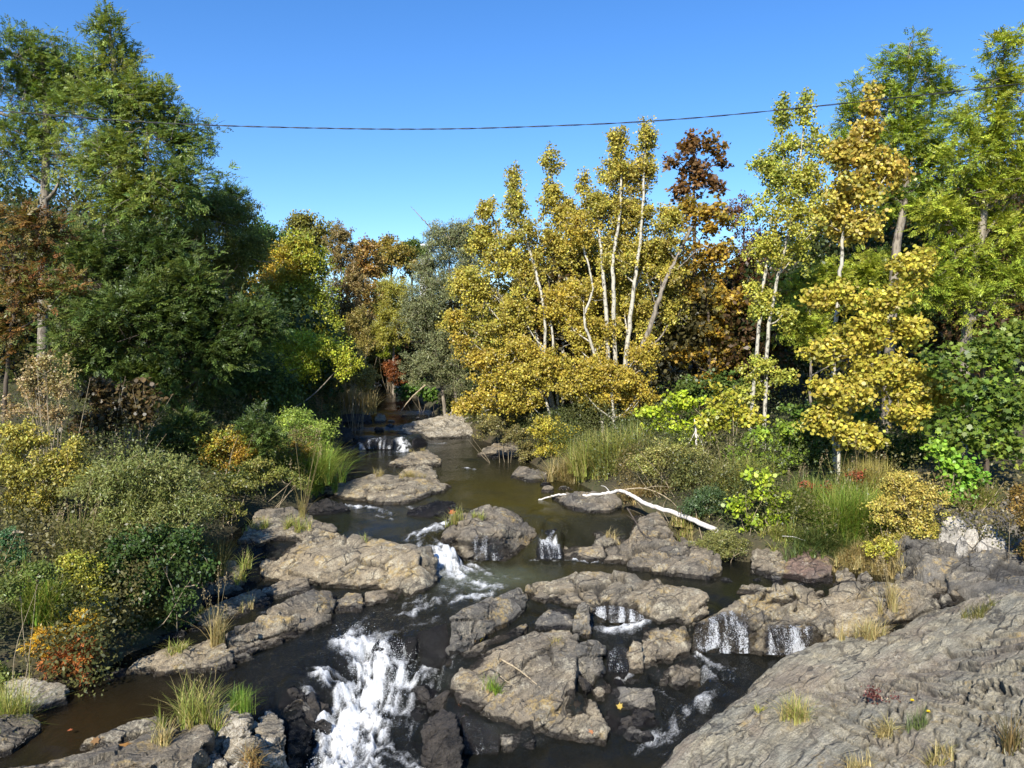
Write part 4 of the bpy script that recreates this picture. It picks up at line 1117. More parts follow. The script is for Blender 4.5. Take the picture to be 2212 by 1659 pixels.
# ------------------------------------------------------------------ leaves
def leaf_quads(mb, P, axis_dir, nor, Lw, Ww, tint, shape='kite'):
    """one small leaf per point: its length along axis_dir, facing nor"""
    n = len(P)
    a = nrm(axis_dir)
    s = nrm(np.cross(a, nor))
    nn = np.cross(s, a)
    Lw = np.broadcast_to(np.asarray(Lw, float), (n,))[:, None]; Ww = np.broadcast_to(np.asarray(Ww, float), (n,))[:, None]
    if shape == 'kite':
        V = np.stack([P, P + a * Lw * .45 + s * Ww * .5, P + a * Lw + nn * Lw * .05, P + a * Lw * .45 - s * Ww * .5], 1)
        k = 4
    elif shape == 'round':
        V = np.stack([P + a * Lw * .02, P + a * Lw * .32 + s * Ww * .5, P + a * Lw * .78 + s * Ww * .36, P + a * Lw, P + a * Lw * .78 - s * Ww * .36, P + a * Lw * .32 - s * Ww * .5], 1)
        k = 6
    elif shape == 'maple':
        pat = [(0, 0), (.18, .30), (.10, .52), (.42, .30), (.62, .55), (.66, .22), (1, 0)]
        pts = [(x, y) for x, y in pat] + [(x, -y) for x, y in pat[-2:0:-1]]
        V = np.stack([P + a * Lw * x + s * Ww * y + nn * (-abs(y) * .12 * Lw) for x, y in pts], 1)
        k = len(pts)
    F = np.arange(n * k).reshape(n, k)
    mb.add(V.reshape(-1, 3), F, tint=np.repeat(tint, k, axis=0))

def pinnate(mb, P, d, nor, length, lw, ww, tint, rng, pairs=5):
    """a compound leaf: pairs of slim leaflets and one at the tip along a drooping stalk"""
    n = len(P)
    d = nrm(d); s = nrm(np.cross(d, nor)); up = np.cross(s, d)
    for k in range(pairs + 1):
        u = (k + 1) / (pairs + 1)
        q = P + d * (length[:, None] * u) - up * (length[:, None] * .20 * u * u)
        for sgn in ((1, -1) if k < pairs else (0,)):
            ad = d * (.55 if sgn else 1) + s * sgn * .85 - up * .28 + rng.normal(0, .12, (n, 3))
            leaf_quads(mb, q, ad, up + rng.normal(0, .25, (n, 3)), lw * rng.uniform(.8, 1.15, n), ww, tint * rng.uniform(.88, 1.1, (n, 1)))

LEAF = {
    'ash':    dict(kind='pinnate', L=.078, W=.029, n=2.4, sig=.15, up=.7),
    'sumac':  dict(kind='pinnate', L=.085, W=.030, n=2.0, sig=.16, up=.5),
    'fern':   dict(kind='pinnate', L=.040, W=.016, n=2.2, sig=.07, up=.4),
    'aspen':  dict(kind='kite', L=.068, W=.066, n=16, sig=.17, up=.25),
    'aspen_near': dict(kind='round', L=.072, W=.076, n=13, sig=.15, up=.25),
    'maple':  dict(kind='maple', L=.135, W=.13, n=9, sig=.20, up=1.2),
    'oak':    dict(kind='kite', L=.10, W=.065, n=16, sig=.22, up=.6),
    'willow': dict(kind='kite', L=.085, W=.024, n=26, sig=.17, up=.5),
    'small':  dict(kind='kite', L=.048, W=.032, n=24, sig=.10, up=.5),
    'tiny':   dict(kind='kite', L=.034, W=.020, n=26, sig=.08, up=.4),
    'broad':  dict(kind='round', L=.095, W=.085, n=9, sig=.15, up=.8),
}

def plant(name, label, cat, Y, lobes, pal, leaf, trunk=None, r0=.1, bark='grey_bark', dens=1.0, limbs=True, twigs=6, group=None, gap=.34, scale=1.0, stems=0, extra=None, shell=.55, patch=None, lift=.45, sig=None):
    """lobes: (x, y, rx, ry[, depth offset]) in the measuring grid at distance Y; each becomes a rounded mass of leaf clusters with real depth"""
    rng = np.random.default_rng(seed_of(label))
    lf = LEAF[leaf]
    far = max(1.0, Y / 24.0) ** 0.75
    LL, WW = lf['L'] * far * scale, lf['W'] * far * scale
    cs, ds, sg, shoots = [], [], [], []
    lob = []
    pal = np.array(pal, float)
    for lb in lobes:
        cx, cy, rx, ry = lb[:4]; dy = lb[4] if len(lb) > 4 else rng.uniform(-.25, .25) * rx / FPX * Y
        c = at_y(cx, cy, Y + dy); k = (Y + dy) / FPX
        rad = np.array([rx * k, .85 * math.sqrt(rx * ry) * k, ry * k])
        lob.append((c, rad))
        # leafy shoots: each runs out from inside the mass, leaves thickening towards its tip
        area = math.pi * rad[0] * rad[2]
        per = (11 * LL * WW * .31) if lf['kind'] == 'pinnate' else (LL * WW * .34)
        nclu = dens * 3.6 * area / per / (lf['n'] * .62)
        mper = 7
        nb_ = int(np.clip(nclu / mper, 6, 2200))
        dv = nrm(rng.normal(size=(nb_, 3)) + np.array([0, -.1, lift]))
        rho = rng.uniform(.55, 1.18, nb_) * (.50 + 1.0 * fbm(c + dv * 1.6, 3, seed_of(label) % 91))
        st_ = c + rng.normal(0, .26, (nb_, 3)) * rad - np.array([0, 0, .25 * lift]) * rad
        en_ = c + dv * rad * rho[:, None]
        bow = rng.normal(0, .10, (nb_, 3)) * rad
        tt_ = np.sort(rng.uniform(.25, 1.0, (nb_, mper)) ** .75, axis=1)
        pp = st_[:, None] + (en_ - st_)[:, None] * tt_[..., None] + bow[:, None] * (4 * tt_ * (1 - tt_))[..., None]
        pp = pp.reshape(-1, 3)
        g = fbm(pp * (1.3 / max(.35, min(1.2, rad.min()))), 3, seed_of(label) % 977)
        keep = g > gap
        cs.append(pp[keep]); ds.append(np.repeat(dv, mper, axis=0)[keep]); sg.append((1.0 - .55 * tt_.ravel())[keep])
        sh_ = np.arange(nb_)[rng.random(nb_) < .22]
        shoots += [(st_[i_], (st_[i_] + en_[i_]) / 2 + bow[i_], en_[i_]) for i_ in sh_[:40]]
    C = np.concatenate(cs); D = np.concatenate(ds); SG = np.concatenate(sg)
    n = len(C)
    # palette drifts through the crown in soft patches, then varies from cluster to cluster
    h = fbm(C * .75, 3, seed_of(label) % 83) * 1.5 - .25 + rng.normal(0, .13, n)
    if patch is not None:
        h = h + patch(C)
    h = np.clip(h, 0, .999) * (len(pal) - 1)
    i = h.astype(int); fr = (h - i)[:, None]
    T = pal[i] * (1 - fr) + pal[np.minimum(i + 1, len(pal) - 1)] * fr
    T = T * np.exp(rng.normal(0, .26, (n, 1)))
    mb = MB()
    m = rng.poisson(lf['n'] * .62, n).clip(1)
    idx = np.repeat(np.arange(n), m); N_ = len(idx)
    P = C[idx] + rng.normal(0, lf['sig'] * .85 * math.sqrt(far * scale), (N_, 3)) * np.array([1, 1, .8]) * SG[idx, None]
    tint = T[idx] * np.exp(rng.normal(0, .14, (N_, 1))) * (1 + rng.normal(0, .05, (N_, 3)))
    tint = np.clip(tint * LEAF_GAIN, .004, .85)
    out = D[idx] + rng.normal(0, .7, (N_, 3))
    if lf['kind'] == 'pinnate':
        ln = LL * 2.6 * rng.uniform(.75, 1.25, N_)
        dd = out * np.array([1, 1, .7]) + np.array([0, 0, .05])
        nor = np.array([0, 0, 1.0]) + SUNV * .7 + rng.normal(0, .5, (N_, 3))
        pinnate(mb, P, dd, nor, ln, LL, WW, tint, rng)
    else:
        nor = rng.normal(0, 1, (N_, 3)) + np.array([0, 0, lf['up']]) + D[idx] * .4 + SUNV * .9
        ax = rng.normal(0, 1, (N_, 3)) + np.array([0, 0, -.55])
        s = rng.uniform(.7, 1.25, N_)
        leaf_quads(mb, P, ax, nor, LL * s, WW * s, tint, lf['kind'])
    root = empty(name)
    tag(root, label, cat, group)
    # wood
    wb = MB()
    trunks = []
    if trunk:
        for tr in (trunk if isinstance(trunk[0], list) else [trunk]):
            pts = np.array([at_y(t[0], t[1], Y + (t[2] if len(t) > 2 else 0)) for t in tr])
            zb = tz(pts[0, 0], pts[0, 1]) - .15
            if pts[0, 2] > zb + .05:
                pts = np.vstack([[pts[0, 0] + rng.normal(0, .05), pts[0, 1], zb], pts])
            elif pts[0, 2] < zb:
                pts[0, 2] = min(zb, pts[1, 2] - .1)
            q = smooth_path(pts, 6 * len(pts))
            q[1:-1] += rng.normal(0, .012, (len(q) - 2, 3))
            rd = r0 * np.linspace(1, .25, len(q)) ** .8
            v, f = tube(q, rd, 7); wb.add(v, f); trunks.append((q, rd))
    elif stems:
        c0 = np.mean([l[0] for l in lob], axis=0)
        for k in range(stems):
            l = lob[rng.integers(len(lob))]
            bx, by = c0[0] * .6 + l[0][0] * .4 + rng.normal(0, .15), c0[1] * .5 + l[0][1] * .5 + rng.normal(0, .12)
            b = np.array([bx, by, min(tz(bx, by), l[0][2] - .2) - .05])
            e = l[0] + rng.normal(0, .55, 3) * l[1]
            q = smooth_path([b, (b + e) / 2 + rng.normal(0, .08, 3), e], 8)
            rd = r0 * np.linspace(1, .3, 8); v, f = tube(q, rd, 5); wb.add(v, f); trunks.append((q, rd))
    if trunks and limbs:
        for c, rad in lob:
            best = None
            for q, rd in trunks:
                hd = np.linalg.norm(q[:, :2] - c[:2], axis=1); cand = hd + 1.1 * np.abs(q[:, 2] - (c[2] - .75 * hd - .15 * rad[2]))
                k = int(cand.argmin())
                if best is None or cand[k] < best[0]: best = (cand[k], q[k], rd[k], q)
            st = best[1]; rr = max(.012, best[2] * .6)
            mid = (st + c) / 2 + np.array([0, 0, -.06 * np.linalg.norm(c - st)]) + rng.normal(0, .05, 3)
            lim = smooth_path([st, mid, c + np.array([0, 0, rad[2] * .35])], 10)
            v, f = tube(lim, np.linspace(rr, .008, 10), 5); wb.add(v, f)
            near_c = np.zeros(0) if True else np.nonzero((((C - c) / rad) ** 2).sum(1) < 1.3)[0]
            if len(near_c):
                for t_ in rng.choice(near_c, min(len(near_c), twigs), replace=False):
                    e = C[t_]; cand = np.linalg.norm(lim - e, axis=1) + .6 * np.maximum(0, lim[:, 2] - e[2]); b = lim[int(cand.argmin())]
                    tw = smooth_path([b, (b + e) / 2 + rng.normal(0, .06, 3), e], 6)
                    v, f = tube(tw, np.linspace(min(rr * .5, .016), .004, 6), 4); wb.add(v, f)
    if wb.n or stems:
        for (s_, m_, e_) in (shoots if len(shoots) < 260 else [shoots[i] for i in rng.choice(len(shoots), 260, replace=False)]):
            v, f = tube(smooth_path([s_, m_, e_], 5), np.linspace(min(.012, r0 * .22), .003, 5), 4); wb.add(v, f)
    if extra:
        for (pts_, ra, rb) in extra:
            q = smooth_path(np.array([at_y(t[0], t[1], Y + (t[2] if len(t) > 2 else 0)) for t in pts_]), 6 * len(pts_))
            q[1:-1] += rng.normal(0, .015, (len(q) - 2, 3))
            v, f = tube(q, np.linspace(ra, rb, len(q)), 6); wb.add(v, f)
    if extra: pass
    crown = mb.build('crown' if trunk else 'foliage', MAT['leaf'], root)
    if wb.n: wb.build('trunk' if trunk else 'stem', MAT[bark], root, smooth=True)
    # stand the empty at the foot of the plant
    if trunks: foot = trunks[0][0][0]
    else:
        c0 = np.mean([l[0] for l in lob], axis=0); foot = np.array([c0[0], c0[1], tz(c0[0], c0[1])])
    root.location = foot.tolist()
    for ch in (crown,) + tuple(o for o in root.children if o is not crown):
        me = ch.data
        co_ = np.empty(len(me.vertices) * 3, np.float32); me.vertices.foreach_get('co', co_)
        me.vertices.foreach_set('co', (co_.reshape(-1, 3) - foot.astype(np.float32)).ravel()); me.update()
    NLEAF.append((label, len(crown.data.polygons)))
    return root
def foot_Y(x, y, Y):
    """where the line of sight through the plant's foot meets the ground, if that is nearer than Y"""
    ys_ = np.linspace(6, Y + 16, 320)
    p = at_yv(np.full(320, float(x)), np.full(320, float(y)), ys_)
    z, bed = terrain_z(p[:, 0], p[:, 1])
    hit = np.nonzero((p[:, 2] <= z) & (bed < .9))[0]
    return float(ys_[hit[0]]) if len(hit) else None
NLEAF = []
SUNV = np.array([-math.sin(SUN_AZ) * math.cos(SUN_EL), -math.cos(SUN_AZ) * math.cos(SUN_EL), math.sin(SUN_EL)])
LEAF_GAIN = np.array([1.24, 1.30, 1.06])

# palettes (surface colours)
def scl(k, pal): return [tuple(c * k for c in p) for p in pal]
ASH_B = [(.085,.125,.038),(.13,.175,.045),(.18,.215,.055),(.24,.245,.06)]
ASH_Y = [(.16,.20,.03),(.23,.27,.038),(.30,.31,.045),(.19,.225,.04)]
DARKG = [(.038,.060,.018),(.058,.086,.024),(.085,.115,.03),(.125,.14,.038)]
OLIVE = [(.09,.11,.03),(.14,.15,.04),(.19,.17,.045),(.11,.13,.03)]
ASPEN_Y = scl(.88, [(.29,.225,.055),(.35,.285,.06),(.40,.33,.07),(.30,.285,.065),(.34,.24,.045)])
ASPEN_O = scl(.88, [(.34,.24,.045),(.40,.30,.055),(.36,.285,.055),(.42,.34,.07)])
ASPEN_G = [(.22,.24,.05),(.30,.30,.06),(.36,.32,.06),(.26,.25,.05)]
GOLD = scl(.88, [(.34,.25,.05),(.40,.33,.06),(.42,.36,.065),(.36,.28,.055),(.33,.32,.06)])
YGRN = [(.18,.24,.03),(.28,.32,.035),(.36,.34,.04),(.20,.26,.035)]
RUST = [(.10,.045,.022),(.17,.07,.025),(.22,.10,.03),(.14,.08,.03)]
ORNG = [(.30,.12,.02),(.36,.18,.025),(.26,.19,.03),(.34,.23,.03)]
BROWN = [(.16,.11,.055),(.22,.15,.07),(.19,.15,.06),(.25,.18,.08)]
GREYG = [(.11,.13,.075),(.15,.16,.09),(.19,.19,.11),(.10,.115,.06)]
STRAW = [(.36,.29,.13),(.44,.36,.17),(.30,.27,.11),(.40,.30,.12)]

# ------------------------------------------------------------------ trees
G_T = 'trees along the stream banks'
# left bank
plant('ash_tree', 'tallest green ash tree on the left bank with a single high spire', 'tree', 20,
      [(238,80,42,62),(250,150,70,80),(225,230,80,80),(290,230,85,80),(330,310,105,85),(255,350,110,95),(410,310,62,55),(400,395,85,65),(300,440,120,85),(450,300,22,32),(355,225,40,50)],
      ASH_B, 'ash', trunk=[(250,900),(250,640),(262,420),(255,240),(240,90)], r0=.17, bark='grey_bark', group=G_T, gap=.45, dens=.85, twigs=10,
      extra=[([(255,560),(250,510),(290,468),(345,462),(370,480)],.06,.02),([(345,462),(330,440),(360,425)],.035,.012),([(220,560),(225,500),(250,470),(290,465)],.05,.02),([(300,560),(300,520),(318,480)],.03,.012),([(250,510),(232,470),(236,440)],.03,.01)])
plant('ash_tree', 'broad green ash tree at the left edge with a blunt domed top', 'tree', 22,
      [(35,120,80,60),(120,130,60,60),(155,170,45,60),(60,210,110,90),(150,250,80,90),(40,330,110,90),(150,350,90,80)],
      ASH_B, 'ash', trunk=[(90,900),(95,500),(100,250),(90,110)], r0=.18, group=G_T, gap=.44, dens=.85, twigs=8,
      extra=[([(-30,235),(30,255),(80,290),(130,330)],.05,.02),([(-30,250),(40,285),(90,305)],.035,.012),([(30,255),(60,262),(110,270)],.025,.01)])
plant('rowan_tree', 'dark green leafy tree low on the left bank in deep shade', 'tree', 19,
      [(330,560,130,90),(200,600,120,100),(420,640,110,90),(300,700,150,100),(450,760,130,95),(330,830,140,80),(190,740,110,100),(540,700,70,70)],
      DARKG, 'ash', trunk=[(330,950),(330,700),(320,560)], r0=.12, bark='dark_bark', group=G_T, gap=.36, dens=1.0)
plant('crab_apple_tree', 'olive tree with tangled pale bare limbs beside the tall ash', 'tree', 23,
      [(430,450,90,45),(500,470,70,50),(455,520,110,55),(390,530,60,50),(540,540,60,60),(480,590,90,60)],
      OLIVE, 'willow', trunk=[(470,860),(455,620),(440,520),(430,460)], r0=.11, bark='grey_bark', group=G_T, gap=.42, twigs=14,
      extra=[([(440,560),(400,530),(395,580),(400,630)],.04,.015),([(440,520),(500,545),(560,565),(600,560)],.035,.01),([(430,520),(470,500),(520,480),(560,460)],.03,.008),([(395,545),(430,560),(480,585)],.025,.01)])
plant('ash_tree', 'small dark ash crown behind the olive tree with a ragged right edge', 'tree', 28,
      [(470,430,60,40),(500,450,45,40),(522,435,16,26),(440,470,70,40)], [(.05,.09,.03),(.08,.12,.035),(.11,.14,.04)], 'ash', trunk=[(490,800),(490,470)], r0=.12, group=G_T, gap=.42)
plant('sumac_tree', 'red and bronze leaved sumac leaning in at the left edge', 'tree', 14.5,
      [(45,480,60,45),(95,500,60,45),(25,560,60,55),(100,580,55,45),(60,640,60,45),(150,620,30,25),(15,720,35,40),(20,770,22,25)],
      [(.08,.10,.025),(.11,.10,.028),(.17,.075,.03),(.10,.11,.03),(.20,.07,.035),(.12,.11,.03)], 'sumac', trunk=[(10,900),(20,760),(35,650),(55,540)], r0=.05, bark='dark_bark', group=G_T, gap=.46, dens=.7)
plant('maple_tree', 'dark green round tree far behind the left bank', 'tree', 36,
      [(560,510,50,35),(585,535,45,45),(545,560,50,40),(600,580,40,50)], [(.04,.075,.02),(.06,.105,.025),(.08,.12,.03)], 'oak', trunk=[(570,800),(570,540)], r0=.13, bark='dark_bark', group=G_T)
plant('maple_tree', 'yellow-green tree with an orange left edge in the centre distance', 'tree', 32,
      [(640,560,65,60),(600,620,60,60),(680,610,60,70),(560,690,60,50),(640,690,85,70),(700,700,45,60),(620,760,80,50)],
      [(.40,.24,.035),(.34,.28,.04),(.24,.26,.035),(.20,.23,.035)], 'oak', trunk=[(645,860),(645,650),(648,560)], r0=.11, bark='grey_bark', group=G_T, scale=.75, gap=.37,
      patch=lambda C: (C[:, 0] + 9.0) * .22)
plant('oak_tree', 'olive domed oak top showing above the yellow-green tree', 'tree', 41,
      [(665,485,42,30),(690,505,40,35),(640,510,45,35),(665,540,60,35)], [(.12,.12,.03),(.17,.15,.035),(.20,.16,.04)], 'oak', trunk=[(665,800),(665,510)], r0=.18, bark='dark_bark', group=G_T)
plant('cherry_tree', 'thin reddish-brown tree with many bare upright stems in the centre', 'tree', 35,
      [(735,515,35,32),(735,560,45,45),(760,620,40,55),(735,660,50,60),(770,690,40,50)], BROWN, 'small', trunk=[[(735,830),(738,640),(735,520)],[(750,830),(755,660),(765,560)],[(720,830),(715,680),(722,570)],[(765,830),(772,690),(775,620)]],
      r0=.045, bark='dry_twig', group=G_T, dens=.8, gap=.34, scale=1.1)
plant('maple_tree', 'distant rust-orange tree under the skyline right of the brown tree', 'tree', 50,
      [(790,545,45,28),(800,580,45,30),(765,590,30,40),(800,640,50,50),(780,700,50,50)], [(.26,.13,.035),(.24,.16,.05),(.20,.13,.04)], 'oak', trunk=[(790,780),(790,560)], r0=.15, group=G_T)
plant('oak_tree', 'distant olive and orange tree on the skyline in the middle', 'tree', 55,
      [(830,530,38,25),(850,550,45,30),(870,570,40,35),(820,570,40,30)], [(.18,.16,.035),(.24,.17,.04),(.16,.13,.03)], 'oak', trunk=[(845,780),(845,550)], r0=.18, group=G_T)
plant('oak_tree', 'distant dark green tree on the skyline beside the white roof', 'tree', 58,
      [(885,535,28,18),(900,550,35,25),(880,570,40,25)], [(.07,.10,.025),(.10,.13,.03)], 'oak', trunk=[(890,780),(890,550)], r0=.18, bark='dark_bark', group=G_T)
plant('willow_tree', 'yellow-green drooping tree far up the stream', 'tree', 45,
      [(850,630,45,40),(840,680,40,50),(870,690,35,60),(830,730,40,40)], [(.24,.23,.045),(.28,.25,.05),(.20,.18,.05)], 'willow', trunk=[(850,830),(850,650)], r0=.12, group=G_T)
plant('willow_tree', 'large grey-green willow leaning over the far water with a bare branch tip', 'tree', 33,
      [(950,520,35,40),(990,520,40,45),(1010,560,50,60),(930,590,50,55),(960,640,70,70),(905,680,55,70),(960,740,75,75),(920,800,60,45),(1000,800,60,60)],
      GREYG, 'willow', trunk=[[(985,880),(975,700),(970,560)],[(960,880),(940,740),(920,640)]], r0=.10, bark='grey_bark', group=G_T, gap=.36,
      extra=[([(965,560),(935,500),(905,465),(887,445)],.04,.006)])
plant('maple_tree', 'low bright yellow-green tree spreading over the left bank towards the water', 'tree', 25,
      [(640,740,70,28),(700,755,70,30),(580,760,60,35),(745,790,45,30),(650,790,60,30)], YGRN, 'oak', trunk=[(610,880),(620,800),(650,750)], r0=.07, bark='grey_bark', group=G_T, scale=.7, gap=.38)
plant('alder_tree', 'dark leafy tree hanging over the left water edge', 'tree', 22,
      [(540,810,80,60),(600,850,60,50),(490,870,80,60),(560,900,70,45)], DARKG, 'oak', trunk=[(540,960),(540,830)], r0=.08, bark='dark_bark', group=G_T, scale=.8)

ASPD = 1.25
# right bank: the golden aspens
plant('aspen_tree', 'leftmost golden aspen with pale trunk leaning towards the willow', 'tree', 28,
      [(1052,455,24,36),(1048,520,48,55),(1085,560,48,60),(1015,620,52,50),(1060,640,60,55),(1000,700,50,40),(1065,720,65,50)],
      ASPEN_Y, 'aspen', dens=ASPD, trunk=[(1192,890,-.9),(1172,770,-.9),(1135,650,-.8),(1112,570,-.4),(1075,500),(1055,440)], r0=.085, bark='aspen_bark', group=G_T, gap=.41, twigs=8)
plant('aspen_tree', 'aspen with a slim spire, second from the willow, white trunk forking low', 'tree', 27.2,
      [(1112,395,22,42),(1112,455,36,42),(1130,520,55,60),(1150,600,55,60),(1120,680,50,50)],
      ASPEN_Y, 'aspen', dens=ASPD, trunk=[[(1200,895,-.6),(1180,800,-.9),(1174,660,-.9),(1150,560,-.3),(1118,460),(1112,380)],[(1206,895,-.8),(1198,800,-1),(1190,700,-.8),(1160,600,-.3)]], r0=.07, bark='aspen_bark', group=G_T, gap=.42, twigs=8)
plant('aspen_tree', 'aspen with a feathery lone spire between the slim spire and the tall twin tops', 'tree', 28.5,
      [(1190,360,22,42),(1196,430,34,40),(1225,470,40,45),(1210,550,62,62),(1260,570,55,60),(1265,400,20,28)],
      ASPEN_Y, 'aspen', dens=ASPD, trunk=[[(1215,895,-.9),(1216,735,-1.1),(1210,650,-.9),(1205,520),(1190,350)],[(1232,900,-.8),(1240,780,-1),(1236,660,-.7),(1250,540)]], r0=.075, bark='aspen_bark', group=G_T, gap=.41, twigs=8)
plant('aspen_tree', 'tallest golden aspen with twin pointed tops at the right of the central grove', 'tree', 27,
      [(1335,310,26,42),(1395,300,26,46),(1330,385,48,50),(1388,380,42,55),(1300,455,62,55),(1365,470,60,60),(1330,560,70,65),(1400,560,52,60),(1345,650,70,55)],
      ASPEN_Y, 'aspen', dens=ASPD, trunk=[[(1330,930,-1.0),(1330,820,-1.1),(1326,640,-1.2),(1324,560,-1.0),(1338,470,-.5),(1345,330)],[(1345,930,-.9),(1352,780,-1.1),(1368,640,-1.0),(1385,500,-.5),(1394,320)],[(1318,930,-.9),(1310,680,-1.1),(1298,540,-.7),(1290,440)]], r0=.10, bark='aspen_bark', group=G_T, gap=.41, twigs=9,
      extra=[([(1325,845,-.1),(1290,800,-.3),(1255,690,-.3),(1250,650,-.2)],.055,.02)])
plant('aspen_tree', 'aspen with curving white trunk in the middle of the central grove', 'tree', 26.3,
      [(1260,640,60,55),(1240,720,60,50),(1290,720,60,55),(1200,660,50,50),(1255,500,50,50)],
      ASPEN_O, 'aspen', dens=ASPD, trunk=[(1300,900,-.7),(1285,770,-.8),(1262,690,-.8),(1280,620,-.4),(1262,540),(1258,500)], r0=.065, bark='aspen_bark', group=G_T, gap=.44, twigs=8)
plant('aspen_tree', 'low golden aspen boughs sweeping out over the stream left of the grove', 'tree', 25.4,
      [(1040,780,62,34),(1000,740,40,25),(1095,820,70,40),(1060,870,62,36),(1130,860,60,36),(1180,800,62,48),(985,690,22,18),(1015,880,35,22),(1120,760,55,36)],
      ASPEN_O, 'aspen', dens=ASPD, trunk=[(1190,920),(1170,850),(1100,800),(1060,770)], r0=.06, bark='aspen_bark', group=G_T, gap=.38, twigs=8)
plant('aspen_tree', 'young golden aspen with low crown in front of the grove', 'tree', 25,
      [(1290,800,55,50),(1350,820,62,40),(1380,860,50,36),(1240,830,45,40),(1390,760,48,40),(1300,860,60,30)],
      ASPEN_O, 'aspen', dens=ASPD, trunk=[(1328,935),(1322,860),(1320,790)], r0=.085, bark='aspen_bark', group=G_T, gap=.42, twigs=8)
plant('poplar_tree', 'grey-barked poplar leaning right behind the grove with sparse yellow leaves', 'tree', 26.5,
      [(1425,520,45,50),(1430,600,52,50),(1400,690,50,45),(1460,680,40,40),(1450,470,30,30)],
      ASPEN_Y, 'aspen', dens=ASPD, trunk=[(1365,930,-.6),(1372,800,-.8),(1410,690,-.8),(1432,620,-.7),(1465,550),(1495,490)], r0=.12, bark='grey_bark', group=G_T, gap=.46, twigs=8,
      extra=[([(1432,620),(1470,575),(1520,530)],.04,.01),([(1420,660),(1400,610),(1402,570)],.025,.008)])
plant('maple_tree', 'dark bronze maple crown standing alone above the gap in the trees', 'tree', 31,
      [(1490,310,34,30),(1530,305,30,24),(1455,345,32,30),(1500,360,52,40),(1545,345,26,34),(1490,410,50,34),(1535,400,30,30)],
      [(.09,.045,.02),(.13,.065,.022),(.16,.08,.025),(.09,.075,.022)], 'maple', trunk=[(1500,900),(1500,560),(1500,330)], r0=.11, bark='dark_bark', group=G_T, gap=.43, twigs=12, dens=.8)
plant('maple_tree', 'orange and green maple with layered boughs right of the golden grove', 'tree', 27.5,
      [(1480,470,52,45),(1540,470,52,45),(1480,550,55,45),(1550,560,60,50),(1490,640,60,38),(1570,650,60,45),(1530,710,75,36),(1480,760,60,30),(1570,770,60,40),(1530,830,70,32)],
      [(.14,.16,.03),(.25,.18,.035),(.30,.18,.03),(.32,.25,.04)], 'maple', trunk=[(1530,920),(1530,700),(1510,520)], r0=.09, bark='dark_bark', group=G_T, gap=.42, twigs=9, scale=.9)
plant('cherry_tree', 'dark purple-brown tree in shade between the maple and the pale aspens', 'tree', 29,
      [(1600,460,36,38),(1620,540,42,55),(1600,620,45,50),(1625,690,40,60)], [(.06,.028,.02),(.10,.045,.028),(.13,.06,.03),(.09,.05,.025)], 'oak', trunk=[(1610,900),(1610,650),(1605,480)], r0=.08, bark='dark_bark', group=G_T, scale=.8, gap=.4)
plant('aspen_tree', 'pale yellow-green aspen with two white trunks left of the big right-hand trees', 'tree', 20.5,
      [(1688,250,22,48),(1690,320,36,40),(1735,250,24,50),(1745,320,38,50),(1655,365,45,42),(1700,400,60,50),(1755,400,50,50),(1670,460,58,50),(1735,480,60,55),(1660,540,48,42),(1720,560,52,42),(1640,650,40,40),(1700,680,36,34),(1640,790,36,34),(1625,850,40,30),(1685,820,34,26)],
      ASPEN_G, 'aspen', dens=.85, trunk=[[(1622,930),(1635,760),(1650,610),(1668,520),(1690,380),(1688,230)],[(1650,930),(1662,700),(1690,560),(1720,420),(1738,240)]], r0=.062, bark='aspen_bark', group=G_T, gap=.40, twigs=10)
plant('aspen_tree', 'near golden aspen with a slim white trunk and broad low boughs on the right', 'tree', 16.5,
      [(1882,215,18,42),(1868,290,34,40),(1830,340,48,40),(1885,360,52,48),(1840,420,70,45),(1930,370,40,38),(1790,470,50,36),(1860,490,62,36),(1800,330,26,30)],
      [(.33,.235,.06),(.37,.28,.06),(.35,.30,.07),(.30,.28,.06)], 'aspen_near', dens=1.3, trunk=[(1808,1085),(1806,980),(1802,800),(1805,700),(1815,600),(1822,510),(1850,380),(1880,210)], r0=.062, bark='aspen_bark', group=G_T, gap=.38, twigs=10)
plant('aspen_tree', 'low spreading golden boughs of an aspen in front of the right-hand ash trees', 'tree', 15.6,
      [(1820,640,40,32),(1960,590,46,36),(1990,560,34,26),(1925,650,60,40),(1860,720,66,42),(1790,760,55,40),(1960,720,50,36),(1900,800,80,45),(1830,850,80,45),(1990,830,85,45),(2060,840,50,34),(1780,910,55,34),(1850,940,62,36),(1960,890,55,36),(1760,650,30,30)],
      GOLD, 'aspen_near', dens=1.5, limbs=False, trunk=[(1812,1085,.1),(1815,960,.2),(1850,850,.3),(1900,760,.3),(1940,660,.2)], r0=.04, bark='aspen_bark', group=G_T, gap=.38, twigs=10)
plant('ash_tree', 'tall dark green ash tree with a high rounded top at right', 'tree', 22,
      [(1965,110,48,48),(1910,165,36,40),(1985,170,60,50),(1935,230,70,55),(2030,220,46,46),(1975,290,85,60),(1850,200,30,34),(1840,260,40,45),(2060,270,36,30),(1900,330,80,50),(2010,370,80,60),(1940,430,80,50),(1820,330,40,40)],
      ASH_Y[:2] + [(.09,.16,.035)], 'ash', trunk=[(1915,900),(1935,560),(1955,420),(1965,240),(1965,120)], r0=.16, bark='grey_bark', group=G_T, gap=.41, twigs=10)
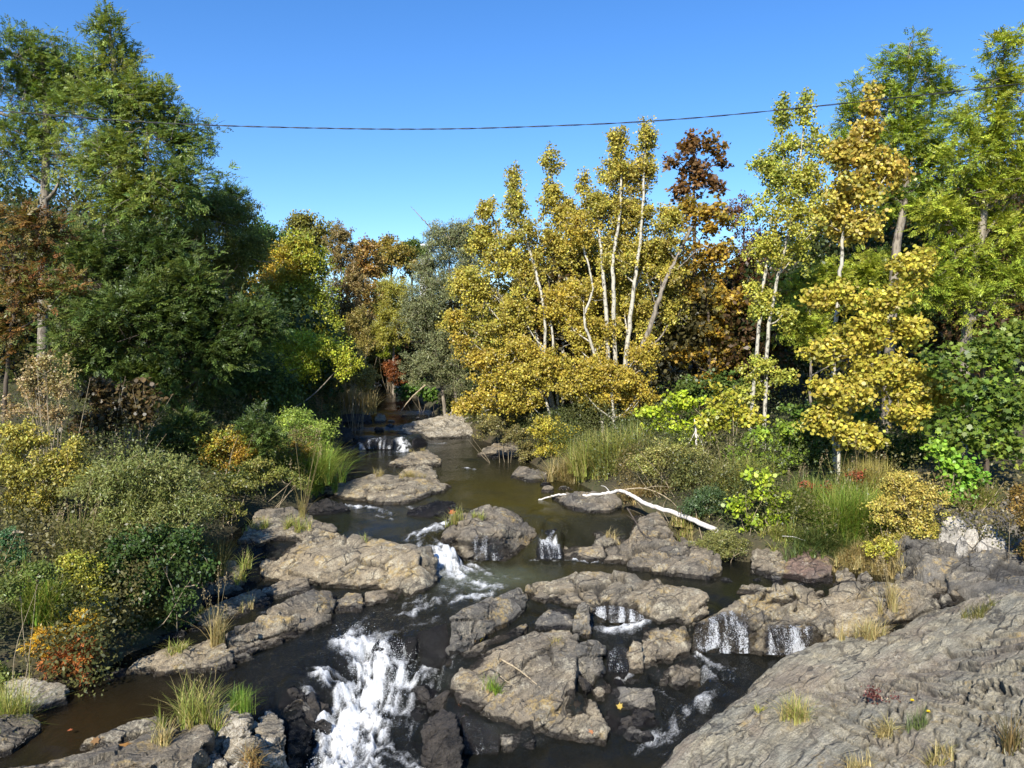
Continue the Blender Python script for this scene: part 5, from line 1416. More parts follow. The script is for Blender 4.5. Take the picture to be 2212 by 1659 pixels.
plant('ash_tree', 'bright green ash tree filling the right edge of the frame', 'tree', 18,
      [(2165,110,40,46),(2150,180,46,40),(2190,210,60,50),(2110,250,50,42),(2180,300,80,55),(2090,340,75,55),(2200,400,80,70),(2100,430,85,60),(2030,470,60,50),(2170,510,90,65),(2070,560,80,60),(2190,620,90,65),(2090,650,80,55),(2010,610,50,50)],
      ASH_Y, 'ash', trunk=[(2075,960),(2090,700),(2120,480),(2150,300),(2165,130)], r0=.15, bark='grey_bark', group=G_T, gap=.40, twigs=9,
      extra=[([(2060,560),(2120,520),(2180,430),(2210,400)],.05,.02),([(2090,640),(2060,560),(2050,520)],.03,.01)])
plant('ash_tree', 'young ash with fresh green sprays behind the two white aspen trunks', 'tree', 23,
      [(1740,640,70,50),(1690,690,60,45),(1760,720,60,40),(1790,600,50,40),(1880,600,60,60),(1900,690,60,50),(1970,660,55,55)],
      ASH_Y, 'ash', trunk=[(1750,900),(1750,650)], r0=.07, bark='grey_bark', group=G_T, gap=.40)
plant('maple_tree', 'green maple with large leaves at the lower right edge, partly in shade', 'tree', 15,
      [(2110,770,90,50),(2180,750,60,70),(2130,860,90,55),(2190,880,60,70),(2080,930,80,45),(2170,970,70,50),(2040,780,50,40)],
      [(.06,.095,.022),(.10,.145,.028),(.17,.21,.035),(.075,.11,.025)], 'maple', trunk=[(2130,1090),(2130,900),(2120,780)], r0=.08, bark='dark_bark', group=G_T, gap=.42, scale=.8)  # darker leaf colours carry painted shade

# ------------------------------------------------------------------ shrubs
G_S = 'shrubs along the banks'
def shrub(label, Y, lobes, pal, leaf, **kw):
    kw.setdefault('lift', 1.0); kw.setdefault('stems', 8); kw.setdefault('r0', .009); kw.setdefault('bark', 'dry_twig'); kw.setdefault('group', G_S)
    nm_ = kw.get('name', ''); kw['dens'] = kw.get('dens', 1.0) * .85
    if kw.get('name') == 'sapling': kw['lift'] = .1
    if kw.pop('on_slate', False):
        d = Vector(ray(lobes[0][0], lobes[0][1])).normalized(); hh_ = SLATE.ray_cast(Vector((0, 0, CAM_Z)), d)
        if hh_[0] is not None: Y = hh_[0].y - .08
    lowest = max(lobes, key=lambda l: l[1] + l[3])
    Yf = foot_Y(lowest[0], lowest[1] + lowest[3] * .9, Y)
    if Yf is not None and Yf < Y: Y = max(Yf, Y - (0 if nm_ == 'fern' else 1.0))
    nm = kw.pop('name', 'shrub')
    return plant(nm, label, kw.pop('cat', 'shrub'), Y, lobes, pal, leaf, **kw)
shrub('large olive-green willow shrub bulging over the left bank', 13.2, [(300,1030,90,55),(380,1040,60,55),(220,1060,80,60),(330,1110,90,60),(420,1110,55,50),(250,1150,80,60)], [(.10,.13,.045),(.15,.17,.06),(.19,.19,.07),(.12,.14,.04)], 'willow', scale=.75)
shrub('yellowing shrub at the left edge above the olive willow shrub', 13.0, [(40,960,70,50),(20,1030,70,60),(110,1020,70,55),(165,975,34,32),(170,1050,55,45),(60,1090,80,55)], [(.26,.24,.05),(.32,.26,.06),(.20,.19,.05),(.34,.30,.07)], 'small')
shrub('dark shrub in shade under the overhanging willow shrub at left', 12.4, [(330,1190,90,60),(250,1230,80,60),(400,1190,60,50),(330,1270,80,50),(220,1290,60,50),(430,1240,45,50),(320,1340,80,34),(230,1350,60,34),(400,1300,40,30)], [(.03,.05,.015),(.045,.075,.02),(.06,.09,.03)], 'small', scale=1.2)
shrub('pink-brown dry shrub with wispy leaves on the left bank', 14.5, [(110,790,55,30),(80,830,60,40),(140,840,45,45),(60,880,60,40),(120,900,45,35)], [(.26,.19,.10),(.30,.21,.13),(.24,.20,.09),(.20,.09,.06)], 'small', dens=.6, gap=.4, stems=22)
shrub('dark reddish shrub in the hollow behind the left bank', 16, [(230,860,70,50),(280,900,70,50),(210,920,60,40),(310,850,50,40)], [(.05,.04,.02),(.09,.06,.03),(.12,.08,.04),(.06,.06,.025)], 'broad', dens=.7, stems=16)
shrub('yellow-green shrub with orange tips beside the green bank grass at left', 18, [(490,960,60,40),(450,985,45,35),(530,985,40,40),(480,1010,60,25)], [(.22,.25,.035),(.27,.27,.04),(.16,.19,.03),(.36,.21,.04)], 'small', scale=1.1)
shrub('leafy green willow shrub crowning the bank beside the upper pool', 19.5, [(640,915,50,35),(690,940,40,35),(640,960,70,45),(690,985,40,40),(590,975,45,40)], [(.18,.25,.05),(.24,.29,.06),(.15,.22,.05)], 'willow', scale=.9)
shrub('orange-leaved bush low on the left bank by the upper pool', 18.4, [(635,985,40,26),(615,1010,30,20),(655,1015,22,14)], [(.36,.17,.03),(.32,.20,.04),(.28,.22,.05)], 'fern', scale=1.4)
shrub('beige leafless-looking bush beyond the straw reeds', 29, [(760,790,45,35),(785,820,35,35),(745,820,40,30)], [(.24,.18,.075),(.27,.22,.08),(.20,.17,.06)], 'tiny', scale=1.4, stems=14)
shrub('rust-red bush far upstream at the bend', 44, [(845,795,26,20),(855,815,24,16)], [(.16,.045,.02),(.20,.07,.025),(.13,.05,.02)], 'small')
shrub('bright yellow-green bush peeping over the rust-red bush', 47, [(850,755,22,14),(835,770,18,12)], YGRN, 'small')
shrub('low green leafy bush at the right edge of the far water', 36, [(880,850,28,20),(905,845,24,20),(930,855,20,16)], [(.08,.15,.03),(.13,.20,.04)], 'broad')
shrub('spiky blue-green spruce sprig at the left edge', 11, [(15,1170,40,26),(40,1200,30,22),(10,1220,40,26),(30,1150,26,14)], [(.05,.11,.05),(.08,.15,.07),(.06,.12,.05)], 'tiny', name='spruce_sapling', cat='sapling', scale=.8)
shrub('yellow-green shrub standing above the orange fern', 10.9, [(185,1240,36,40),(200,1290,40,36),(160,1220,40,30),(215,1320,24,24)], [(.24,.25,.04),(.30,.27,.045),(.17,.19,.035)], 'tiny', scale=1.15)
shrub('orange and yellow fern fronds on the bank at bottom left', 10.1, [(110,1395,42,34),(180,1345,36,22),(90,1430,40,30),(150,1385,30,26)], [(.44,.20,.02),(.46,.27,.03),(.34,.24,.035)], 'fern', name='fern', cat='fern', stems=0)
shrub('brick-red fern clump hanging over the dark side pool', 9.9, [(160,1420,42,32),(185,1435,26,30),(130,1440,34,22)], [(.30,.09,.03),(.34,.12,.04),(.25,.08,.03)], 'fern', name='fern', cat='fern', stems=0)
shrub('scrubby dull green growth on the bank below the spruce sprig', 10.5, [(20,1270,40,30),(90,1240,40,26),(10,1480,30,40)], [(.09,.12,.03),(.14,.16,.045),(.11,.12,.04)], 'small', scale=.85, stems=4, r0=.005)
# right bank
shrub('yellow bush at the left foot of the golden aspens', 23.5, [(1170,935,45,34),(1220,950,45,34),(1190,975,50,28)], [(.30,.26,.04),(.36,.29,.05),(.24,.24,.04)], 'small', scale=1.2)
shrub('dull brownish low bush hanging over the pool under the aspen boughs', 24.5, [(1060,925,45,26),(1110,945,40,28),(1140,985,36,30)], [(.14,.12,.05),(.18,.15,.06),(.11,.10,.04)], 'small')
shrub('vivid yellow-green sapling under the orange maple', 22, [(1455,925,60,20),(1420,890,50,18),(1510,945,50,16),(1480,865,50,18),(1440,965,56,14),(1530,900,40,16)], [(.25,.32,.03),(.32,.36,.035),(.20,.27,.03)], 'broad', name='sapling', cat='sapling')
shrub('olive weedy thicket on the right bank behind the dead branch', 18.5, [(1440,985,60,34),(1500,1000,55,36),(1400,1010,45,28),(1480,1040,50,26)], [(.14,.16,.045),(.19,.19,.06),(.22,.20,.07)], 'tiny', scale=1.5, stems=20)
shrub('dark blue-green juniper-like shrub above the tip end of the dead branch', 16.6, [(1530,1075,44,34),(1500,1095,30,26),(1560,1095,34,28)], [(.045,.075,.035),(.065,.10,.045),(.09,.12,.05)], 'tiny', scale=1.1)
shrub('tall yellow-green sapling with layered leaves above the boulders', 16, [(1640,1035,50,13),(1665,1068,58,14),(1620,1095,52,13),(1660,1125,62,13),(1630,1148,50,11)], [(.22,.30,.03),(.29,.34,.035),(.17,.24,.03)], 'broad', name='sapling', cat='sapling', scale=.85)
shrub('green sapling below the two white aspen trunks', 18, [(1640,945,60,20),(1690,985,55,16),(1600,985,46,16),(1700,925,46,15),(1650,1005,50,14)], [(.14,.22,.03),(.22,.28,.035),(.10,.16,.03)], 'broad', name='sapling', cat='sapling', scale=.9)
shrub('yellow sapling in the shade left of the near aspen trunk', 19, [(1570,870,40,30),(1540,910,40,26),(1610,900,45,30)], [(.30,.30,.04),(.36,.31,.045),(.22,.25,.04)], 'broad', name='sapling', cat='sapling', scale=.9)
shrub('round grey-green bush growing on the brown ledge below the dead branch', 14.4, [(1560,1165,50,22),(1530,1180,36,22),(1590,1185,36,20),(1555,1195,44,18)], [(.15,.15,.05),(.19,.18,.065),(.12,.125,.04)], 'tiny', scale=.9)
shrub('big golden-beige shrub above the white boulders', 14.6, [(1950,1050,55,36),(2000,1080,45,40),(1920,1100,55,40),(1980,1140,45,40),(1940,1180,60,34)], [(.34,.27,.07),(.40,.31,.09),(.30,.27,.06),(.40,.26,.07)], 'small', scale=.9, dens=1.1)
shrub('yellow-green low shrub at the foot of the golden-beige shrub', 14.0, [(1990,1190,30,26),(2010,1160,20,24),(1900,1190,40,26)], [(.30,.29,.05),(.36,.31,.06)], 'small', scale=.8)
shrub('leafy green bramble between golden-beige shrub and the shaded maple', 14.6, [(2060,1010,50,34),(2100,1040,45,34),(2070,1070,40,24),(2030,980,40,30)], [(.10,.20,.03),(.16,.27,.035),(.22,.30,.04)], 'broad', scale=.9)
shrub('dark bush with rusty leaves at the right edge beside the white boulders', 12.2, [(2225,1130,34,50),(2215,1200,26,40),(2225,1260,26,36),(2205,1080,30,30)], [(.07,.055,.025),(.12,.08,.03),(.20,.12,.035),(.07,.08,.03)], 'small', dens=.7, stems=4, r0=.006)
shrub('red-leaved creeper sprigs around the foot of the near aspen trunk', 15.3, [(1790,1060,30,14),(1740,1050,20,8),(1850,1030,22,10)], [(.26,.04,.03),(.30,.06,.04),(.16,.06,.03)], 'small', dens=.5)
shrub('purple-red creeper hanging on the slate outcrop', 8.2, [(1920,1508,34,9),(1950,1522,26,8),(1896,1500,20,6),(1930,1530,12,10)], [(.085,.03,.034),(.12,.04,.04),(.07,.03,.028)], 'small', dens=.45, scale=.7, name='creeper', cat='creeper', stems=4, r0=.004, on_slate=True)
shrub('small bright green bush in a cleft of the jagged left ridge', 12.3, [(588,1330,10,8),(575,1335,8,6)], [(.12,.14,.04),(.17,.18,.05)], 'tiny', scale=.6)

shrub('yellow-green shrub on the far left bank hanging over the bright straw reeds', 29.5, [(700,800,50,34),(660,830,50,34),(745,775,36,26)], YGRN, 'small', scale=1.1)
shrub('ochre bush far upstream closing the view above the rust-red bush', 50, [(820,740,40,30),(860,720,40,34),(800,780,40,30),(840,780,30,24)], [(.22,.17,.05),(.28,.22,.05),(.20,.19,.045)], 'oak')
shrub('brown-stemmed thicket below the thin reddish-brown tree', 33, [(740,740,50,36),(780,750,36,40),(710,770,40,30),(770,700,36,36)], [(.20,.15,.055),(.24,.19,.06),(.18,.16,.05)], 'small', stems=18)
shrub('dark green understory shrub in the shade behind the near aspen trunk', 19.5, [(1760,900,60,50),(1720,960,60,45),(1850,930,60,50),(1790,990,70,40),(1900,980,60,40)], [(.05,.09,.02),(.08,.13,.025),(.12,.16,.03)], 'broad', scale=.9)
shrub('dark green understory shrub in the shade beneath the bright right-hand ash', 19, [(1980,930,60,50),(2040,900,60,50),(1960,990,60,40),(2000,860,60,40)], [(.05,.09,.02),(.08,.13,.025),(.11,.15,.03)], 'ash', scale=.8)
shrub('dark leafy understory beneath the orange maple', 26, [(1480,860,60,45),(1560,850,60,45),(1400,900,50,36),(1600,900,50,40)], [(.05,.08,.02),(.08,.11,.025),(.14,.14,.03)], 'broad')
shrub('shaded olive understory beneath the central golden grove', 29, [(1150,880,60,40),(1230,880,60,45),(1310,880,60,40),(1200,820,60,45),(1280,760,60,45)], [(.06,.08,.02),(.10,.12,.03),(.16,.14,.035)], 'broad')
shrub('dark green thicket on the left bank between the reddish hollow and the orange-tipped shrub', 17.5, [(400,930,60,45),(360,960,50,36),(430,980,50,30),(560,930,45,40),(600,960,30,30)], DARKG, 'ash', scale=.8)
shrub('low weeds creeping over the left bank edge beside the mossy outcrop', 15.5, [(470,1060,50,24),(520,1050,40,20),(450,1090,50,26),(500,1100,40,24)], [(.12,.13,.035),(.18,.17,.05),(.10,.11,.03)], 'tiny', scale=1.4)
shrub('olive wall of bushes closing the far end of the stream', 54, [(840,800,60,50),(795,825,45,34),(880,815,40,44),(835,740,60,50),(790,760,40,50),(890,750,40,50)], OLIVE, 'oak')
shrub('low weeds hanging along the left bank below the green willow shrub', 17.2, [(560,1010,40,24),(600,1030,44,20),(540,1040,40,20),(640,1040,30,14),(500,1045,40,20)], [(.12,.15,.04),(.18,.19,.05),(.22,.2,.06)], 'tiny', scale=1.5)
# ------------------------------------------------------------------ grasses: blades as bent tapering strips
def blades(mb, B, h, lean, width, tint, rng, droop=.6, seg=4):
    n = len(B)
    az = rng.uniform(0, 2 * math.pi, n)
    o = np.stack([np.cos(az), np.sin(az), 0 * az], 1) * lean[:, None]
    s = nrm(np.stack([-np.sin(az + rng.normal(0, .6, n)), np.cos(az), 0 * az], 1))
    V = []
    for k in range(seg + 1):
        u = k / seg
        c = B + o * (h * (u ** 1.7))[:, None] + np.array([0, 0, 1.0]) * (h * (u - droop * lean * u * u * .75))[:, None]
        w = width * (1 - u * .92) * .5
        V += [c - s * w[:, None], c + s * w[:, None]]
    V = np.stack(V, 1)
    k2 = 2 * (seg + 1)
    F = np.concatenate([np.arange(n)[:, None] * k2 + np.array([[2 * k, 2 * k + 1, 2 * k + 3, 2 * k + 2]]) for k in range(seg)])
    mb.add(V.reshape(-1, 3), F, tint=np.repeat(tint, k2, axis=0))

def drop_z(x, y, ztop):
    best = None
    for t in list(BVH.values()) + [SLATE]:
        h = t.ray_cast(Vector((x, y, ztop + 1.0)), Vector((0, 0, -1)))
        if h[0] is not None and (best is None or h[0].z > best): best = h[0].z
    g = tz(x, y)
    return max(best, g) if best is not None else g

def tuft(label, x, y, Y, rx, h, pal, n, seeds=0, name='grass_tuft', group='grass tufts on the rocks and banks', on_rock=True, lean=.55, width=.011, dist=None, cat='grass tuft', rdep=None):
    """x, y: foot of the tuft in the measuring grid, at distance Y; rx its half width and h its height, both in grid units"""
    rng = np.random.default_rng(seed_of(label))
    if not on_rock:
        n = int(n * 3.0); h = h * 1.15
        Yf = foot_Y(x, y, Y)
        if Yf is not None: Y = Yf
        width = width * (1 + .045 * max(0, Y - 12))
    k = Y / FPX
    c = at_y(x, y, Y)
    if on_rock:
        d = Vector(ray(x, y)).normalized(); best = None
        for t in list(BVH.values()) + [SLATE]:
            r_ = t.ray_cast(Vector((0, 0, CAM_Z)), d)
            if r_[0] is not None and (best is None or r_[3] < best[3]): best = r_
        if best is not None: c = np.array(best[0]); k = c[1] / FPX
    pal = np.array(pal)
    nb = max(3, n // 22)
    cx = c[0] + rng.normal(0, .42, nb) * rx * k; cy = c[1] + rng.normal(0, .34, nb) * (rdep or rx * k * .7)
    idx = rng.integers(0, nb, n)
    bx = cx[idx] + rng.normal(0, .025, n); by = cy[idx] + rng.normal(0, .025, n)
    zz = np.array([drop_z(cx[i], cy[i], c[2]) for i in range(nb)])
    zz = np.where(np.abs(zz - c[2]) > .35, c[2], zz)
    B = np.stack([bx, by, zz[idx] - .02], 1)
    hh = h * k * rng.uniform(.45, 1.1, n)
    T = 1.25 * pal[rng.integers(0, len(pal), n)] * np.exp(rng.normal(0, .2, (n, 1)))
    mb = MB()
    blades(mb, B - c, hh, np.abs(rng.normal(lean, .28, n)).clip(.03, 1.3), np.full(n, width) * rng.uniform(.6, 1.2, n), T, rng)
    o = mb.build(name, MAT['leaf'])
    if seeds:
        # seed heads: small plumes of grains on tall stalks
        sb = MB()
        ns = seeds
        b0 = B[rng.integers(0, n, ns)] - c; az = rng.uniform(0, 6.28, ns); hs = h * k * rng.uniform(.9, 1.5, ns)
        tips = b0 + np.stack([np.cos(az) * .25 * hs, np.sin(az) * .25 * hs, hs], 1)
        for a_, t_ in zip(b0, tips):
            q = smooth_path([a_, (a_ + t_) / 2 + np.array([0, 0, .05]), t_], 5)
            v, f = tube(q, np.linspace(.004, .002, 5), 4)
            sb.add(v, f, tint=np.tile([.34, .27, .13], (len(v), 1)))
        g = 26
        P = np.repeat(tips, g, axis=0) + rng.normal(0, 1, (ns * g, 3)) * np.array([.015, .015, .05])
        leaf_quads(sb, P, rng.normal(0, .5, (ns * g, 3)) + [0, 0, 1], rng.normal(0, 1, (ns * g, 3)), .028, .012, np.tile([.36, .28, .15], (ns * g, 1)) * rng.uniform(.6, 1.2, (ns * g, 1)))
        sb.build('seed_head', MAT['leaf'], o)
    o.location = c.tolist()
    tag(o, label, cat, group)
    return o
GG = [(.18,.23,.045),(.25,.29,.06),(.32,.31,.08),(.36,.30,.12)]
GB = [(.13,.24,.03),(.18,.29,.035),(.22,.28,.05)]
GD = STRAW + [(.22,.20,.07)]
# on rocks and at the water
tuft('long yellow-green grass tuft on the bottom left slab, left of the short bright tuft', 430, 1560, 10, 55, 110, GG, 420, seeds=5)
tuft('short bright green grass tuft beside the fluted rock pillar', 515, 1535, 10, 26, 62, GB, 360, lean=.4, width=.008)
tuft('sparse pale grass on the long bottom left slab', 352, 1600, 9.6, 22, 60, GD, 120)
tuft('reed-like sprig above the small lit shelf at bottom left', 345, 1575, 9.9, 12, 75, GG, 30, width=.018, lean=.3)
tuft('brownish grass hanging in the crack beside the round-lichened pillar', 540, 1640, 9.3, 14, 45, [(.22,.12,.04),(.28,.18,.06),(.34,.26,.1)], 160, lean=.9)
tuft('grass tuft on the tip ledge reaching into the dark side pool', 380, 1410, 11, 30, 34, GG, 200, lean=.7)
tuft('tall thin grass with seed plumes on the jagged left ridge', 465, 1390, 11.3, 16, 100, GD, 120, seeds=6, lean=.3)
tuft('pale grass fan in the middle of the jagged left ridge', 540, 1345, 11.8, 28, 48, GD, 200, lean=.6)
tuft('small grass wisps on the upper left ridge', 435, 1322, 12, 10, 26, GG, 50)
tuft('grass tuft at the left end of the broad tan slab', 530, 1225, 13.2, 22, 50, GG, 150, seeds=2)
tuft('tall grass at the mossy edge above the broad tan slab', 640, 1140, 15, 30, 42, GG, 260, lean=.6)
tuft('long thin weeds rising before the left water edge', 655, 1120, 15.6, 12, 130, [(.26,.22,.08),(.2,.18,.06)], 22, seeds=6, lean=.15)
tuft('low yellow grass at the shelf left of the dark flat rock', 560, 1145, 15, 30, 34, GG, 200)
tuft('sprig of grass on the waterward tip of the broad tan slab', 790, 1168, 14.2, 6, 22, GG, 30)
tuft('thin grass line on the back of the tan rock island', 815, 1028, 20.5, 22, 22, GD, 120)
tuft('dry grass draping the hump of the tan rock island', 885, 1030, 20.4, 30, 24, GD, 260, lean=.9)
tuft('straw grass on the small rock behind the hump', 905, 975, 23.6, 22, 14, GD, 160, lean=.9)
tuft('grass tuft at the left of the rounded island with the striped front', 982, 1130, 16.3, 20, 42, GG, 200, lean=.5)
tuft('low grass on the crest of the rounded striped island', 1028, 1118, 17, 18, 22, GG, 120)
tuft('grass tuft growing from the large foreground slab', 1066, 1490, 10.4, 15, 38, GB[:2] + GG[:2], 170, lean=.4, width=.009)
tuft('dry grass scrap on the right of the large foreground slab', 1205, 1385, 11, 20, 24, GD, 60, lean=.9)
tuft('dead straw on the brown ledge under the white branch', 1325, 1180, 15.2, 26, 32, STRAW, 70, lean=.8)
tuft('yellow grass tuft on the slate outcrop near the channel', 1722, 1555, 9, 38, 72, GD[:2] + GG, 320, lean=.6)
tuft('tiny yellow weed on the slate by the water edge', 1640, 1535, 9.4, 16, 24, GG + [(.5,.42,.05)], 60)
tuft('dry tangled grass at the right end of the running ledge', 1870, 1375, 10.8, 46, 60, GD, 380, lean=.6)
tuft('pale dry weeds with seed heads against the tan shelf', 1925, 1350, 10.9, 26, 80, GD, 130, seeds=8, lean=.35)
tuft('green yellow-flowered weed clump on the slate plates', 1975, 1575, 8.1, 24, 62, [(.10,.14,.045),(.14,.17,.06)], 130, lean=.35, width=.007)
tuft('dry grass in a slate cleft beneath the purple-red creeper', 1915, 1590, 8, 22, 50, GD, 160, lean=.9)
tuft('low dry weed at the bottom of the slate outcrop', 2020, 1650, 7.6, 34, 40, GD + [(.2,.2,.05)], 190)
tuft('dark grass in the shaded hole on the slate ridge', 2120, 1330, 9.9, 26, 40, [(.10,.11,.03),(.2,.18,.06)], 200)
tuft('dark wispy weed at the lower right frame edge', 2185, 1620, 7.5, 22, 110, [(.10,.08,.03),(.14,.13,.045),(.2,.14,.06)], 90, lean=.5)
tuft('dry weeds at the bottom of the slate left of the plates', 1860, 1660, 8, 30, 50, GD, 130)
tuft('dry grass on the whale-backed ledge at its right end', 1545, 1310, 12.2, 14, 18, GD, 60)
# banks
bk = dict(on_rock=False, group='grass clumps along the banks', name='grass_clump', cat='grass', width=.014)
tuft('fountain of long green grass arching over the left bank by the upper pool', 650, 1040, 18.6, 80, 95, GG[:3] + GB, 1500, lean=.75, **bk)
tuft('bleached hanging grass at the waterline of the left bank', 700, 1040, 18.0, 30, 50, STRAW, 300, lean=1.0, **bk)
tuft('tall straw reeds on the left bank before the beige bush', 738, 893, 33, 62, 66, STRAW, 1200, seeds=20, lean=.45, **bk)
tuft('green reeds below the straw reeds at the far left bank', 700, 908, 30, 40, 44, GG, 500, **bk)
tuft('thin bare brown stalks beside the far left rocks', 690, 935, 23.5, 18, 85, [(.24,.15,.08)], 26, lean=.2, **bk)
tuft('broad-bladed reed grass on the bank above the orange fern', 90, 1340, 10.6, 60, 110, GG[:3] + GB[:1], 500, lean=.45, on_rock=False, group=bk['group'], name='grass_clump', cat='grass', width=.022)
tuft('tall grass with feathery heads in front of the left shrubs', 160, 1240, 11.2, 60, 120, GG, 160, seeds=8, lean=.25, **bk)
tuft('rough grass at the left frame edge near the bottom', 15, 1600, 9.2, 40, 110, GG, 330, lean=.5, **bk)
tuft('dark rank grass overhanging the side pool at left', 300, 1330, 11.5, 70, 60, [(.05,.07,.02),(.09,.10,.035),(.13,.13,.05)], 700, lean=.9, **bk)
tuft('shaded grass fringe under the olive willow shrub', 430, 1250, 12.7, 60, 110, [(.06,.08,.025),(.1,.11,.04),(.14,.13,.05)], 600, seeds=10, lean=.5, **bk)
tuft('pale green tall grass under the golden grove', 1310, 1020, 19.5, 80, 90, GG[1:] + [(.26,.30,.07)], 1500, lean=.5, **bk)
tuft('straw-tipped grass at the pool edge right of the yellow bush', 1240, 1035, 18.8, 55, 60, GD, 700, lean=.7, **bk)
tuft('dense green grass left of the near aspen trunk', 1740, 1110, 15.6, 60, 80, GG[:2] + [(.10,.15,.04)], 900, seeds=10, **bk)
tuft('fountain of bright grass at the foot of the near aspen', 1840, 1160, 14.7, 75, 110, GG[:3] + GB[:2], 1500, lean=.7, **bk)
tuft('tall golden grass right of the near aspen trunk', 1880, 1085, 15.6, 60, 90, [(.34,.30,.08),(.28,.27,.07),(.38,.31,.12)], 900, seeds=14, lean=.4, **bk)
tuft('dark green rushes drooping above the reddish boulder', 1780, 1190, 14.2, 60, 55, [(.07,.11,.03),(.11,.15,.04),(.16,.18,.05)], 900, lean=.8, **bk)
tuft('dry blond grass skirting the golden-beige shrub', 1920, 1245, 13.6, 85, 46, STRAW + [(.24,.2,.09)], 1300, seeds=10, lean=.6, **bk)
tuft('dry fringe of grass by the reddish boulder', 1850, 1220, 13.6, 50, 34, GD, 500, lean=.7, **bk)
tuft('fresh grass spilling behind the white boulders', 2100, 1105, 14.6, 45, 55, GG, 420, lean=.6, **bk)
tuft('brown dead grass matted behind the white dead branch', 1400, 1065, 17.6, 70, 30, STRAW + [(.22,.15,.08)], 800, lean=1.0, **bk)
tuft('long weedy grass behind the dark juniper-like shrub', 1600, 1060, 17.5, 60, 70, GG, 700, seeds=6, **bk)
tuft('wispy grass below the dark blue-green shrub', 1490, 1135, 16.2, 40, 34, GD + GG, 320, lean=.6, **bk)
tuft('grass fringe along the yellow-green sapling foot', 1690, 1165, 14.8, 50, 30, GG, 420, lean=.7, **bk)

# ------------------------------------------------------------------ undergrowth that nobody could count, and the woods behind
def scatter_ground(name, n, seed, sampler, size, pal, hmax, shape='kite', exclude_gap=.35):
    rng = np.random.default_rng(seed)
    x, y = sampler(rng, n)
    z, bed = terrain_z(x, y)
    ok = bed < .25
    x, y, z = x[ok], y[ok], z[ok]
    P0 = np.stack([x, y, z], 1)
    lump = fbm(P0 * .8, 3, seed)
    k = lump > exclude_gap
    P0 = P0[k]; lump = lump[k]
    n = len(P0)
    P = P0 + np.stack([0 * lump, 0 * lump, rng.random(n) ** .7 * hmax * (lump * 1.6)], 1)
    pal = np.array(pal)
    h = np.clip(fbm(P0 * .5, 3, seed + 3) * 1.6 - .3, 0, .999) * (len(pal) - 1)
    i = h.astype(int); fr = (h - i)[:, None]
    T = (pal[i] * (1 - fr) + pal[np.minimum(i + 1, len(pal) - 1)] * fr) * np.exp(rng.normal(0, .3, (n, 1)))
    mb = MB()
    s = size * rng.uniform(.6, 1.3, n) * np.maximum(1, P[:, 1] / 24)
    leaf_quads(mb, P, rng.normal(0, 1, (n, 3)) + [0, 0, .3], rng.normal(0, 1, (n, 3)) + [0, 0, .6], s, s * .55, T, shape)
    o = mb.build(name, MAT['leaf'])
    tag(o, kind='stuff')
def near_banks(rng, n):
    y = 9.5 + 26 * rng.random(n) ** 1.3
    side = rng.random(n) < .5
    d = rng.exponential(4.0, n)
    l = np.interp(y, EDGE_L[:, 0], EDGE_L[:, 1]); r = np.interp(y, EDGE_R[:, 0], EDGE_R[:, 1])
    return np.where(side, l - .1 - d, r + .1 + d), y
scatter_ground('undergrowth', 300000, 301, near_banks, .06, [(.05,.07,.02),(.09,.11,.03),(.14,.13,.045),(.20,.15,.06)], 1.15)
def woods(name, seed, n, xr, pal):
    """a mass of far trees: crowns stacked behind the named trees on one bank"""
    rng = np.random.default_rng(seed)
    mb = MB(); wb = []
    for k in range(n):
        Yc = rng.uniform(26, 62)
        xm = rng.uniform(*xr)
        # skyline of the wood in the measuring grid, kept below the tops of the trees in front
        top = np.interp(xm, [-300, 0, 250, 480, 560, 640, 740, 860, 950, 1040, 1150, 1300, 1450, 1560, 1640, 1760, 1900, 2212, 2600], [330, 320, 330, 470, 540, 540, 570, 590, 590, 540, 480, 420, 450, 520, 480, 380, 300, 260, 260])
        top += rng.uniform(10, 120)
        c = at_y(xm, top + 40, Yc)
        g = tz(c[0], Yc)
        l = np.interp(Yc, EDGE_L[:, 0], EDGE_L[:, 1]); r = np.interp(Yc, EDGE_R[:, 0], EDGE_R[:, 1])
        if l - 1.0 < c[0] < r + 1.0 and Yc < 50: continue
        H = c[2] - g
        if H < 1.5: continue
        m = 2000
        dirs = nrm(rng.normal(size=(m, 3))); rr = rng.random(m) ** .4
        rad = np.array([rng.uniform(1.4, 2.4), rng.uniform(1.4, 2.4), H * .5])
        P = np.array([c[0], Yc, g + H * .55]) + dirs * rr[:, None] * rad
        P = P[fbm(P * .7, 2, seed + k) > .36]
        q = len(P)
        t = np.array(pal)[rng.integers(len(pal))] * np.exp(rng.normal(0, .25, (q, 1)))
        s = rng.uniform(.14, .26, q)
        leaf_quads(mb, P, rng.normal(0, 1, (q, 3)), rng.normal(0, 1, (q, 3)) + [0, 0, .7], s, s * .6, t)
    o = mb.build(name, MAT['leaf'])
    tag(o, kind='stuff')
woods('far_woods', 401, 190, (-350, 900), [(.035,.06,.018),(.05,.08,.02),(.07,.075,.025),(.09,.08,.03)])
woods('far_woods', 402, 190, (900, 2600), [(.04,.06,.018),(.06,.08,.02),(.08,.07,.025),(.10,.06,.025)])

